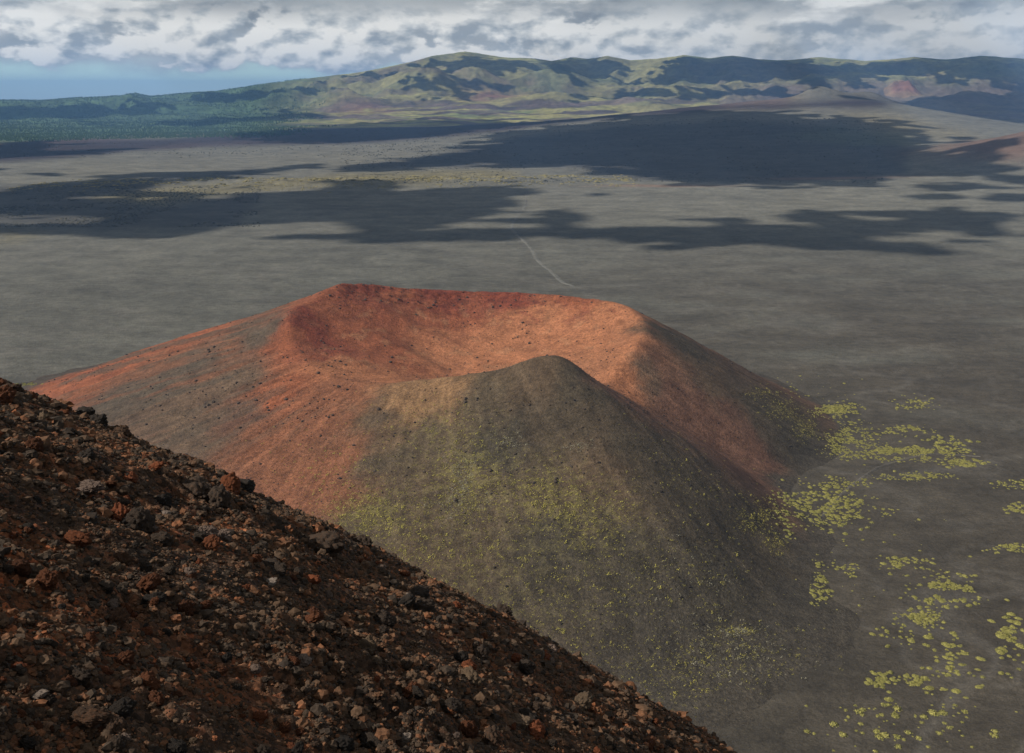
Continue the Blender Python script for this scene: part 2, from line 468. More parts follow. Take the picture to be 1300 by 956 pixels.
def slope_mat():
    m, nt, b = new_mat('cinder_slope')
    at = nt.nodes.new('ShaderNodeAttribute'); at.attribute_name = 'tint'
    p = geo_pos(nt)
    v = nd(nt, 'ShaderNodeTexVoronoi', Scale=11.0); nt.links.new(p, v.inputs['Vector'])
    wn = nt.nodes.new('ShaderNodeTexWhiteNoise'); nt.links.new(v.outputs['Position'], wn.inputs['Vector'])
    cells = ramp(nt, wn.outputs['Value'], [(0, (.35, .33, .32)), (.45, (.85, .8, .78)), (.75, (1.2, 1.0, .9)), (.9, (1.9, 1.25, 1.0)), (1, (2.6, 2.5, 2.4))])
    c = mixc(nt, 1, at.outputs['Color'], cells, 'MULTIPLY')
    g = ramp(nt, noise_node(nt, 28, 5, .7, p), [(.3, (.5,) * 3), (.5, (1, 1, 1)), (.75, (1.6,) * 3)])
    c = mixc(nt, 1, c, g, 'MULTIPLY')
    nt.links.new(c, b.inputs['Base Color'])
    h = math_n(nt, 'ADD', math_n(nt, 'MULTIPLY', v.outputs['Distance'], -.7), noise_node(nt, 16, 7, .7, p))
    bump(nt, b, h, 1.0, .05)
    return m
M_SLOPE = slope_mat()

def plant_mat(name, a, b_, obj_rand=True):
    m, nt, b = new_mat(name)
    i = nt.nodes.new('ShaderNodeObjectInfo').outputs['Random'] if obj_rand else nt.nodes.new('ShaderNodeNewGeometry').outputs['Random Per Island']
    f = noise_node(nt, 3.6, 5, .75, geo_pos(nt))
    k = math_n(nt, 'MULTIPLY_ADD', i, .75, math_n(nt, 'MULTIPLY_ADD', f, 1.3, -.50), clamp=True)
    nt.links.new(ramp(nt, k, [(0, a), (1, b_)]), b.inputs['Base Color'])
    return m
M_BUSH = plant_mat('willow_leaf', (.075, .080, .024), (.36, .325, .10), False)
M_MOSS = plant_mat('moss_tuft', (.16, .14, .03), (.42, .37, .09), False)
M_SCRUB = plant_mat('dry_scrub', (.10, .09, .04), (.25, .21, .085), False)
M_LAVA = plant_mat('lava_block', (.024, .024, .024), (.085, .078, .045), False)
M_LICHEN = plant_mat('grey_lichen', (.13, .12, .08), (.31, .29, .21), False)
M_TREE = plant_mat('far_conifer', (.03, .055, .025), (.06, .10, .045), False)

# ================================================================== GROUND
def ground():
    az = np.concatenate([np.linspace(-180, -42, 60, endpoint=False), np.linspace(-42, 42, 900, endpoint=False), np.linspace(42, 180, 60, endpoint=False)])
    az = np.radians(az); nu = len(az)
    rr = np.geomspace(40, 36500, 820); nv = len(rr)
    A, RR = np.meshgrid(az, rr, indexing='ij')
    X, Y = RR * np.sin(A), RR * np.cos(A)
    Z = plain_h(X, Y)
    C = np.empty(X.shape + (3,)); C[:] = (.080, .077, .064)
    n1 = fbm(X / 330, Y / 220, 5, 301, .6); n2 = fbm(X / 45, Y / 38, 5, 305, .6)
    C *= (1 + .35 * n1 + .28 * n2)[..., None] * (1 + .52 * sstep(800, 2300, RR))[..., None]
    # browner, darker sweep of ash on the right of the plain close by
    w = sstep(-250, 350, X) * sstep(1700, 650, RR) * sstep(-.4, .3, fbm(X / 150, Y / 90, 5, 308) + .22)
    C = C * (1 - w[..., None] * .9) + w[..., None] * .9 * np.array((.054, .045, .034))
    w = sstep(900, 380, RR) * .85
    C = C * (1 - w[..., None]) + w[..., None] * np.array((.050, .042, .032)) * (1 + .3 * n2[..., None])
    # pale wash channels
    ch = np.maximum(sstep(.045, .0, np.abs(fbm(X / 260, Y / 170, 4, 330))), .7 * sstep(.05, 0, np.abs(fbm(X / 95, Y / 80, 4, 331)))) * sstep(2600, 700, RR) * .34
    C = C * (1 - ch[..., None]) + ch[..., None] * np.array((.115, .105, .092))
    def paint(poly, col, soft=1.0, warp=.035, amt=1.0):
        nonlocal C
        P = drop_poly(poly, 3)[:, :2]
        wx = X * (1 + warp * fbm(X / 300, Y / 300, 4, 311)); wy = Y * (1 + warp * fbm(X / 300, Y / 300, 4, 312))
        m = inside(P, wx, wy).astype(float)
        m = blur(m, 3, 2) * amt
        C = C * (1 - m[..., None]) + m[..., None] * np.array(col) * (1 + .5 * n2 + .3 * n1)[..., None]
    ang = sstep(R(-2), R(8), np.arctan2(X, Y))
    far = sstep(4700 + 1300 * ang, 5600 + 1500 * ang, RR)
    # woods and grass from there to the horizon
    bear = sstep(R(-3), R(6), A + .04 * n1)[..., None]
    gcol = (np.array((.052, .088, .042)) * (1 - bear) + np.array((.098, .076, .07)) * bear) * (1 + .6 * fbm(X / 1500, Y / 700, 5, 320))[..., None] * 1.0
    C = C * (1 - far[..., None]) + far[..., None] * gcol
    # dark violet lava field between the ash plain and the woods
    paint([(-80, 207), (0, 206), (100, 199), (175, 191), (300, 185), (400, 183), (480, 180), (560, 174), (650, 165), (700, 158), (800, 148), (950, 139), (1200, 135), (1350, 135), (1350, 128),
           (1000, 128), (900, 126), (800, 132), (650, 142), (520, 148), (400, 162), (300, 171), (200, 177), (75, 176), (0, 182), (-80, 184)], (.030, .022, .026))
    paint([(40, 184), (80, 175), (150, 172), (300, 167), (330, 168), (200, 177), (100, 180)], (.10, .066, .062), amt=.5)
    paint([(170, 190), (300, 183), (420, 179), (300, 180), (200, 186)], (.095, .066, .063), amt=.45)
    # tan and mauve strips in front of the mountains
    paint([(330, 166), (420, 158), (560, 150), (700, 140), (900, 133), (1020, 128), (1020, 122), (700, 131), (560, 141), (420, 150), (340, 158)], (.14, .115, .085), amt=.75)
    paint([(620, 146), (760, 140), (1000, 133), (1000, 124), (760, 129), (640, 134)], (.105, .078, .075), amt=.85)
    # yellow grown lava tongue
    paint([(112, 252), (160, 240), (215, 236), (320, 232), (430, 222), (600, 214), (660, 217), (660, 224), (560, 230), (430, 234), (320, 243), (225, 256), (200, 262), (160, 256)], (.14, .118, .055), amt=.7)
    paint([(0, 288), (35, 284), (70, 293), (40, 305), (0, 312)], (.13, .11, .055), amt=.45)
    # rough lava on shield and plain, painted darker to deepen the cloud shade
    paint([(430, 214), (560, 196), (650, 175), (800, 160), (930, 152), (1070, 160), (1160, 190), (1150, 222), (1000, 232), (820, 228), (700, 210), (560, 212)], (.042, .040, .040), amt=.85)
    paint([(-80, 238), (60, 234), (170, 226), (330, 212), (330, 222), (215, 236), (112, 252), (160, 256), (200, 262), (330, 245), (300, 288), (150, 291), (-80, 288)], (.046, .044, .042), amt=.75)  # lava under the left cloud shadow, shade darkening included in its colour
    paint([(985, 172), (1060, 160), (1150, 168), (1160, 184), (1080, 186)], (.075, .085, .05), amt=.55)
    # red and yellow earth at the right border
    paint([(1165, 188), (1230, 178), (1320, 182), (1320, 172), (1240, 176), (1200, 184)], (.19, .10, .06), amt=.8)
    paint([(1050, 145), (1160, 150), (1230, 168), (1245, 177), (1190, 178), (1120, 162)], (.145, .125, .075), amt=.6)
    hill = np.exp(-(((X - 1790) / 520) ** 2 + ((Y - 2850) / 420) ** 2))
    hw = sstep(.12, .5, hill + .15 * n2)[..., None]
    C = C * (1 - hw) + hw * np.array((.112, .074, .057))
    for px, py, s in ((845, 236, 70), (1065, 226, 60)):
        p = drop(px, py)
        g = np.exp(-((X - p[0]) / 150) ** 2 - ((Y - p[1]) / 30) ** 2)[..., None] * .6
        C = C * (1 - g) + g * np.array((.2, .11, .07))
    C = np.clip(C, .012, .5)
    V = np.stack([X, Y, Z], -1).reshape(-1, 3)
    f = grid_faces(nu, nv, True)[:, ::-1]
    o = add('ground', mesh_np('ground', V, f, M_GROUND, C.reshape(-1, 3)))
    tag(o, 'grey volcanic ash plain streaked with drifts, reaching to wooded flats', 'ground', kind='structure')
ground()

def hills():
    nu, nv, az, rr, X, Y, Z = HN
    gz = np.gradient(Z, axis=1) / np.gradient(rr)[None, :]
    ga = np.gradient(Z, axis=0) / (rr[None, :] * (az[1] - az[0]))
    sl = np.hypot(gz, ga)
    n = fbm(X / 900, Y / 700, 5, 401); n2 = fbm(X / 220, Y / 200, 4, 402); n3 = fbm(X / 2600, Y / 1500, 4, 404)
    C = np.empty(X.shape + (3,)); C[:] = (.26, .25, .085)
    w = sstep(-.1, .35, n + .3 * n2)[..., None]; C = C * (1 - w) + w * np.array((.11, .14, .052))
    w = sstep(.10, .32, sl + .12 * n2)[..., None] * .6; C = C * (1 - w) + w * np.array((.105, .095, .062))
    w = sstep(.15, .35, n3 + .25 * n2)[..., None] * .65; C = C * (1 - w) + w * np.array((.12, .09, .07))
    # the apron in front: lava tongues, grass strips and bare ash lying across the slope
    AA = np.broadcast_to(az[:, None], X.shape); SS = np.log(np.hypot(X, Y) / rr[0])
    b1 = fbm(AA * 7 + .25 * n2, SS * 26 + .5 * n, 4, 421); b2 = fbm(AA * 9, SS * 34 + .4 * n, 4, 431)
    ap = sstep(9600, 8300, np.hypot(X, Y) + 500 * n2)
    w = (ap * sstep(-.02, .14, b1))[..., None] * .92; C = C * (1 - w) + w * np.array((.060, .044, .048)) * (1 + .4 * n2[..., None])
    w = (ap * sstep(.06, .2, b2))[..., None] * .85; C = C * (1 - w) + w * np.array((.115, .088, .082))
    w = (ap * sstep(.10, .24, -b2))[..., None] * .8; C = C * (1 - w) + w * np.array((.21, .19, .085))
    # wooded to the left
    A = np.arctan2(X, Y)
    w = sstep(R(-9), R(-15), A + .05 * n)[..., None]; C = C * (1 - w) + w * np.array((.050, .085, .042)) * (1 + .4 * n2[..., None])
    # brown lava fans on the right
    w = (sstep(R(9), R(16), A + .06 * n) * sstep(420, 250, Z + 90 * n2))[..., None] * .8; C = C * (1 - w) + w * np.array((.105, .078, .07))
    for px, d, s in ((450, 8300, 330), (625, 9000, 300)):
        a = math.atan2(*(ray(px, 110)[[0, 1]])); cx, cy = d * math.sin(a), d * math.cos(a)
        g = (np.exp(-((X - cx) ** 2 + (Y - cy) ** 2) / s ** 2) * sstep(-.3, .3, n2 + .3))[..., None] * .9
        C = C * (1 - g) + g * np.array((.14, .062, .052))
    V = np.stack([X, Y, Z], -1).reshape(-1, 3)
    o = add('hills', mesh_np('hills', V, grid_faces(nu, nv)[:, ::-1], M_HILLS, np.clip(C, .01, .5).reshape(-1, 3)))
    tag(o, 'distant green and brown volcanic mountains rising under the clouds', 'mountains', kind='structure')
hills()

def small_cone(px, py_base, py_top, dist, half, label, colr, skew=.25):
    c = drop(px, py_base)[:2]; dist = float(np.hypot(*c))
    d = ray(px, py_top); el = d[2] / math.hypot(d[0], d[1]); top = CAMZ + dist * el
    n = 90
    g = np.linspace(-1.25, 1.25, n); U, Vv = np.meshgrid(g, g, indexing='ij')
    X, Y = c[0] + U * half, c[1] + Vv * half
    rr_ = np.hypot(np.where(U - skew < 0, (U - skew) / (1 + skew), (U - skew) / (1 - skew)), Vv)
    h = np.clip(1 - rr_, -.3, 1)
    h = np.minimum(h, .86 + .10 * h)
    th = terrain_h(X, Y)
    b0 = th[int(n * .6), n // 2]
    Z = np.where(rr_ < 1, th + (top - b0) * np.clip(h, 0, 1) ** 1.15 / .95, th - (rr_ - 1) * 60) + 3 * fbm(X / 60, Y / 60, 3, 511) - 2
    C = np.empty(X.shape + (3,)); C[:] = colr
    w = sstep(.55, .15, h + .2 * fbm(X / 120, Y / 120, 3, 512))[..., None] * .7
    C = C * (1 - w) + w * np.array((.19, .14, .08))
    o = add('cinder_cone', mesh_np('cinder_cone', np.stack([X, Y, Z], -1).reshape(-1, 3), grid_faces(n, n), M_HILLS, C.reshape(-1, 3)))
    tag(o, label, 'volcanic cone', kind='structure')
small_cone(1146, 119, 102, 9000, 165, 'small far red cinder cone at the foot of the mountains on the right', (.165, .085, .062))

def cone():
    xs, ys, X, Y, Z, u, t, ph = CG
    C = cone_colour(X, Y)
    n = fbm(X / 5, Y / 5, 4, 120); n2 = fbm(X / 16, Y / 16, 4, 121)
    # down-slope streaks of dark lapilli
    st = fbm(ph * 40, t * 2.2, 4, 125)
    k = sstep(.95, 1.2, u) * .5
    C *= (1 + .22 * n + .2 * n2 + k * st)[..., None]
    lw = np.exp(-((np.abs(ph) - 2.9) / .75) ** 2) * sstep(.02, .18, t) * sstep(1, .8, t)
    sk = (sstep(.02, .28, fbm(np.abs(ph) * 15 + .6 * n2, t * 1.3 + .3 * n2, 4, 126)) * lw * .75)[..., None]
    C = C * (1 - sk) + sk * np.array(PAL['GRY'])
    sk = (sstep(.05, .3, fbm(np.abs(ph) * 13 + .6 * n2, t * 1.1, 4, 127)) * lw * .6)[..., None]
    C = C * (1 - sk) + sk * np.array(PAL['BRR'])
    # dark blocky ledges in the wall below the back rim
    led = np.exp(-((u - .92) / .07) ** 2) * sstep(640, 668, Y) * sstep(.0, .35, fbm(X / 12, Y / 4, 4, 130))
    C = C * (1 - .6 * led[..., None]) + .6 * led[..., None] * np.array((.06, .02, .015))
    stra = sstep(.05, .4, fbm(ph * 7, Z / 2.0 + .6 * n2, 4, 131)) * sstep(.62, .8, u) * sstep(1.02, .97, u) * sstep(600, 640, Y)
    C = C * (1 - .6 * stra[..., None]) + .6 * stra[..., None] * np.array((.12, .032, .022))
    pale = sstep(.12, .4, fbm(X / 10, Y / 14, 4, 132)) * sstep(1.0, .7, u) * .4
    C = C * (1 - pale[..., None]) + pale[..., None] * np.array((.27, .14, .075))
    # yellow growth along the right foot and olive stains on the front
    olive = np.zeros(X.shape)
    for px, py, s, a in ((590, 600, 22, .55), (470, 650, 16, .6), (690, 630, 22, .5), (760, 665, 18, .35), (560, 540, 18, .3), (1000, 525, 8, .7), (1025, 545, 7, .7), (975, 500, 6, .4), (600, 760, 30, .3)):
        p = drop_close([(px, py)])[0]
        olive += a * np.exp(-((X - p[0]) ** 2 + (Y - p[1]) ** 2) / s ** 2)
    m = np.clip(olive * .8, 0, 1) * sstep(-.05, .3, n + .5 * fbm(X / 2.2, Y / 2.2, 3, 133))
    C = C * (1 - m[..., None]) + m[..., None] * np.array((.17, .145, .055))
    east = np.exp(-((ph - .02) / .5) ** 2)
    ft = sstep(7.5 - 5 * east, .6 - 1.0 * east, Z + (5 - 4 * east) * n2 + (2.5 - 2 * east) * n)[..., None] * .97
    C = C * (1 - ft) + ft * np.array((.050, .042, .032)) * (1 + .25 * n[..., None])
    C = np.clip(C, .01, .6)
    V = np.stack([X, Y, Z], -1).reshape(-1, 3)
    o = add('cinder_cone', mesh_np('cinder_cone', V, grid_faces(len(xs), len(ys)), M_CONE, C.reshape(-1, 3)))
    tag(o, 'large cinder cone with an open rust red crater and olive brown front flank', 'volcanic cone', kind='structure')
cone()

def near_slope():
    az = np.concatenate([np.linspace(-180, -38, 40, endpoint=False), np.linspace(-38, 22, 1000, endpoint=False), np.linspace(22, 180, 50, endpoint=False)])
    az = np.radians(az); nu = len(az)
    rr = np.concatenate([np.geomspace(.6, 5, 30, endpoint=False), np.geomspace(5, 48, 880, endpoint=False), np.geomspace(48, 420, 60)]); nv = len(rr)
    A, RR = np.meshgrid(az, rr, indexing='ij'); X, Y = RR * np.sin(A), RR * np.cos(A)
    Z = np.maximum(slope_h(X, Y), -12)
    n = fbm(X / 3.2, Y / 3.2, 5, 240); n2 = fbm(X / .5, Y / .5, 4, 241)
    C = np.empty(X.shape + (3,)); C[:] = (.072, .046, .030)
    rust = sstep(-.05, .4, n + .35 * n2 + .25 * sstep(-2, -7, X) - .12)[..., None]
    C = C * (1 - rust) + rust * np.array((.145, .062, .030))
    blk = sstep(.05, .4, fbm(X / 2.4, Y / 2.4, 4, 245) + .3 * n2)[..., None] * .8
    C = C * (1 - blk) + blk * np.array((.034, .027, .022))
    o = add('slope', mesh_np('slope', np.stack([X, Y, Z], -1).reshape(-1, 3), grid_faces(nu, nv, True)[:, ::-1], M_SLOPE, C.reshape(-1, 3)))
    tag(o, 'dark rust brown cinder slope falling away to the right in front', 'slope', kind='structure')
near_slope()

# ------------------------------------------------------------------ track over the plain
def track(pts, w, label, col):
    P = np.array([drop(a, b) for a, b in pts])[:, :2]
    s = np.linspace(0, len(P) - 1, len(P) * 24)
    x = np.interp(s, np.arange(len(P)), P[:, 0]); y = np.interp(s, np.arange(len(P)), P[:, 1])
    k = np.hanning(31); k /= k.sum()
    x = np.convolve(np.pad(x, 15, mode='edge'), k, 'valid'); y = np.convolve(np.pad(y, 15, mode='edge'), k, 'valid')
    tx, ty = np.gradient(x), np.gradient(y); L = np.hypot(tx, ty) + 1e-6
    ww = w * (1 + .35 * pn(s * 1.3, s * 0, 9))
    rows = []
    for q in np.linspace(-1, 1, 7):
        X, Y = x - ty / L * ww * q, y + tx / L * ww * q
        rows.append(np.stack([X, Y, plain_h(X, Y) + .25 - .45 * q * q], -1))
    V = np.stack(rows, 1).reshape(-1, 3)
    C = np.empty((len(V), 3)); C[:] = col
    C *= (1 + .3 * fbm(V[:, 0] / 20, V[:, 1] / 20, 3, 4))[:, None]
    f = grid_faces(len(s), 7)
    o = add('path', mesh_np('path', V, f, M_GROUND, C)); tag(o, label, 'track', kind='structure')
track([(676, 222), (668, 238), (668, 262), (655, 276), (648, 290), (664, 305), (676, 318), (680, 328), (698, 343), (712, 358), (730, 364)], 3.4, 'pale vehicle track winding over the ash plain behind the cone', (.122, .118, .104))
track([(1040, 660), (1075, 620), (1120, 590), (1180, 575), (1250, 580)], 1.1, 'faint trail through the yellow bushes beside the cone', (.085, .076, .065))

# ================================================================== CLOUDS THAT SHADE THE PLAIN
SHADE = [
    [(-120, 236), (0, 236), (60, 233), (110, 231), (180, 224), (260, 214), (330, 209), (340, 214), (300, 222), (250, 230), (215, 234), (160, 238), (118, 250), (120, 260), (215, 261), (245, 252), (330, 243), (430, 237),
     (560, 228), (650, 227), (650, 236), (600, 238), (590, 244), (640, 246), (662, 243), (700, 246), (768, 254), (720, 260), (660, 268), (600, 272), (560, 281), (470, 284), (400, 292), (250, 293), (150, 292), (60, 290), (-120, 290)],
    [(488, 301), (540, 296), (560, 284), (600, 273), (660, 276), (700, 285), (728, 295), (690, 303), (610, 306), (540, 306)],
    [(-120, 214), (0, 218), (50, 214), (78, 215), (50, 222), (0, 226), (-120, 228)],
    [(-120, 326), (0, 327), (52, 325), (20, 334), (-120, 338)],
    [(640, 224), (672, 228), (655, 235), (640, 236)],
    [(760, 314), (800, 304), (810, 292), (870, 284), (950, 282), (1010, 288), (1000, 276), (1060, 276), (1120, 279), (1180, 264), (1250, 256), (1320, 240), (1320, 305), (1230, 310), (1150, 310), (1050, 312), (950, 318), (870, 322), (830, 322)],
    [(1060, 256), (1120, 252), (1200, 246), (1250, 250), (1180, 256), (1100, 259)],
    [(340, 217), (400, 212), (470, 206), (560, 196), (600, 180), (650, 165), (760, 156), (850, 145), (970, 138), (1010, 152), (1080, 146), (1130, 158), (1180, 168), (1200, 178), (1170, 190), (1240, 184), (1320, 196), (1240, 214), (1180, 226),
     (1150, 224), (1075, 236), (1000, 236), (870, 235), (810, 230), (800, 214), (750, 212), (650, 211), (600, 209), (540, 213), (460, 219), (400, 224)],
    [(1180, 240), (1240, 222), (1320, 200), (1320, 245), (1240, 250)],
    [(-120, 206), (0, 204), (100, 198), (170, 190), (290, 182), (200, 186), (130, 190), (60, 190), (70, 184), (120, 183), (60, 178), (-120, 188)],
    [(330, 184), (420, 181), (520, 175), (620, 164), (680, 158), (600, 151), (520, 152), (430, 157), (340, 166), (300, 176)],
    [(640, 160), (700, 152), (780, 148), (880, 140), (860, 146), (760, 152)],
    [(1060, 122), (1120, 124), (1180, 122), (1320, 106), (1320, 160), (1240, 150), (1170, 134), (1100, 128)],
    [(270, 140), (200, 141), (100, 150), (0, 152), (-120, 150), (-120, 138), (0, 132), (120, 136), (200, 132)],
    [(80, 160), (110, 155), (180, 156), (120, 161)],
    [(180, 165), (300, 156), (400, 150), (460, 142), (380, 146), (240, 152)],
    [(490, 112), (520, 100), (560, 97), (620, 101), (650, 110), (610, 116), (540, 116)],
    [(690, 98), (720, 76), (760, 74), (790, 80), (780, 100), (740, 104)],
    [(440, 134), (560, 124), (680, 116), (760, 112), (640, 120), (520, 130)],
    [(800, 105), (870, 76), (960, 74), (1010, 82), (960, 96), (860, 108)],
    [(1010, 100), (1080, 80), (1200, 74), (1320, 78), (1320, 94), (1180, 92), (1090, 102)],
    [(240, 132), (340, 122), (400, 112), (480, 100), (500, 92), (420, 106), (320, 118), (220, 122)],
    [(300, 148), (400, 140), (480, 130), (420, 132), (340, 140)],
    [(900, 104), (1000, 84), (1100, 78), (1320, 74), (1320, 99), (1180, 95), (1060, 96), (980, 104)], [(650, 122), (800, 116), (980, 110), (1060, 112), (900, 121), (760, 125)],
    [(540, 88), (580, 74), (625, 72), (660, 80), (640, 92), (590, 90)], [(430, 100), (500, 86), (540, 76), (545, 84), (480, 98)],
    [(980, 112), (1060, 106), (1120, 104), (1080, 112), (1020, 117)], [(860, 98), (900, 92), (990, 98), (940, 106)], [(1180, 100), (1260, 96), (1330, 98), (1320, 104), (1220, 108)],
    [(640, 88), (700, 80), (715, 74), (690, 74), (640, 82)], [(820, 84), (880, 72), (1040, 72), (1010, 82), (900, 82)],
    [(820, 126), (900, 118), (960, 116), (1000, 120), (900, 126)],
]
CLZ = 1750.0

def clouds():
    step = 22.0
    x0, x1, y0, y1 = -9500, 6500, 600, 13500
    xs = np.arange(x0, x1, step); ys = np.arange(y0, y1, step)
    X, Y = np.meshgrid(xs, ys, indexing='ij')
    wx = X + 55 * fbm(X / 260, Y / 260, 4, 601) + 22 * fbm(X / 70, Y / 70, 3, 603)
    wy = Y + 110 * fbm(X / 300, Y / 300, 4, 602) + 40 * fbm(X / 80, Y / 80, 3, 604)
    m = np.zeros(X.shape, bool)
    for poly in SHADE:
        P = drop_poly(poly, 3)
        tt = (CLZ - P[:, 2]) / SUN[2]
        Q = P[:, :2] + tt[:, None] * SUN[None, :2]
        m |= inside(Q, wx, wy)
    d = blur(m.astype(float), 7, 2)
    k = d + .10 + 1.5 * fbm(X / 210, Y / 230, 5, 607, .62) * np.clip(4 * d * (1 - d), 0, 1)
    keep = sstep(.26, .82, k) > .5 + .62 * fbm(X / 62, Y / 62, 3, 608, .7) + .16 * (RNG.random(X.shape) - .5)
    keep &= d > .03
    dep = np.zeros(X.shape); cur = keep.copy()
    for it in range(14):
        dep += cur
        c2 = cur.copy(); c2[1:] &= cur[:-1]; c2[:-1] &= cur[1:]; c2[:, 1:] &= cur[:, :-1]; c2[:, :-1] &= cur[:, 1:]
        cur = c2
    dep = blur(dep, 1, 1)
    n = fbm(X / 150, Y / 150, 4, 609)
    top = CLZ + 10 + dep * 14 * (1 + .6 * n); bot = CLZ - 6 - dep * 2.2 * (1 + .8 * fbm(X / 110, Y / 110, 3, 610))
    nx, ny = X.shape
    cell = keep[:-1, :-1] & keep[1:, :-1] & keep[:-1, 1:] & keep[1:, 1:]
    used = np.zeros(X.shape, bool)
    used[:-1, :-1] |= cell; used[1:, :-1] |= cell; used[:-1, 1:] |= cell; used[1:, 1:] |= cell
    idx = -np.ones(X.shape, int); N = used.sum(); idx[used] = np.arange(N)
    jit = 6 * fbm(X / 40, Y / 40, 2, 611), 6 * fbm(X / 40, Y / 40, 2, 612)
    Vt = np.stack([X + jit[0], Y + jit[1], top], -1)[used]; Vb = np.stack([X + jit[0], Y + jit[1], bot], -1)[used]
    I, J = np.nonzero(cell)
    a, b, c, e = idx[I, J], idx[I + 1, J], idx[I + 1, J + 1], idx[I, J + 1]
    f = [np.stack([a, b, c, e], -1), np.stack([a, e, c, b], -1) + N]
    cp = np.pad(cell, 1)
    for di, dj, p, q in ((0, -1, (0, 0), (1, 0)), (1, 0, (1, 0), (1, 1)), (0, 1, (1, 1), (0, 1)), (-1, 0, (0, 1), (0, 0))):
        e_ = cell & ~cp[1 + di:cp.shape[0] - 1 + di, 1 + dj:cp.shape[1] - 1 + dj]
        I, J = np.nonzero(e_)
        u, v = idx[I + p[0], J + p[1]], idx[I + q[0], J + q[1]]
        f.append(np.stack([u, u + N, v + N, v], -1))
    m_, nt, b_ = new_mat('cloud_vapour'); b_.inputs['Base Color'].default_value = (.86, .87, .88, 1); b_.inputs['Roughness'].default_value = 1
    o = add('clouds', mesh_np('clouds', np.concatenate([Vt, Vb]), np.concatenate(f), m_))
    tag(o, 'broken cumulus clouds high over the plain that throw the dark shadows', 'clouds', kind='stuff')
clouds()

# ================================================================== HAZE
def haze():
    m = bpy.data.materials.new('haze_air'); m.use_nodes = True; nt = m.node_tree
    nt.nodes.clear()
    out = nt.nodes.new('ShaderNodeOutputMaterial'); v = nt.nodes.new('ShaderNodeVolumePrincipled')
    v.inputs['Color'].default_value = (.24, .50, 1.0, 1); v.inputs['Density'].default_value = 5.0e-5; v.inputs['Anisotropy'].default_value = 0.0
    nt.links.new(v.outputs[0], out.inputs['Volume'])
    s = 37000
    lo, hi = -60, 770
    V = [(-s, -s, lo), (s, -s, lo), (s, s, lo), (-s, s, lo), (-s, -s, hi), (s, -s, hi), (s, s, hi), (-s, s, hi)]
    f = [(0, 3, 2, 1), (4, 5, 6, 7), (0, 1, 5, 4), (1, 2, 6, 5), (2, 3, 7, 6), (3, 0, 4, 7)]
    o = add('haze', mesh_np('haze', V, f, m, smooth=False)); tag(o, 'thin bluish haze in the air over the plain', 'haze', kind='stuff')
haze()

# ================================================================== ROCKS
def rock_mesh(name, seed, sub, mat, rough=.34, stretch=(1, 1, 1)):
    bm = bmesh.new(); bmesh.ops.create_icosphere(bm, subdivisions=sub, radius=1)
    off = Vector((seed * 13.1, seed * 7.7, seed * 3.3))
    for v in bm.verts:
        n = v.co.normalized()
        h = mnoise.fractal(n * 1.3 + off, 1.0, 2.0, 4) * .30
        vor = mnoise.voronoi(n * 2.1 + off)[0]
        h += (vor[1] - vor[0]) * rough - .1
        h += mnoise.turbulence(n * 4 + off, 4, True) * .16 + mnoise.fractal(n * 12 + off, .7, 2, 3) * .035
        p = n * (1 + h)
        v.co = Vector((p.x * stretch[0], p.y * stretch[1], p.z * stretch[2]))
    me = bpy.data.meshes.new(name); bm.to_mesh(me); bm.free()
    me.materials.append(mat)
    for p in me.polygons: p.use_smooth = seed % 3 != 0
    return me

SHAPES = [(1, .8, .62), (1, .9, .8), (1.15, .75, .7), (.9, .85, 1.0), (1.3, .8, .55), (1, .7, .85)]
ROCKS = {k: [rock_mesh('rock', i * 3 + j + 1, 5, mt, .30 + .05 * (i % 3), s) for i, s in enumerate(SHAPES)]
         for j, (k, mt) in enumerate((('dark', M_ROCK), ('rust', M_RUST), ('pale', M_PALE), ('tan', M_TANR)))}

def place_rock(kind, k, p, size, label, group=None, sink=.35, rot=None, cat='rock', name='rock'):
    o = add(name, ROCKS[kind][k % 6])
    o.scale = (size, size, size)
    o.rotation_euler = rot or (random.uniform(-.5, .5), random.uniform(-.5, .5), random.uniform(0, 6.28))
    o.location = (p[0], p[1], p[2] + size * (.62 - sink))
    return tag(o, label, cat, group)

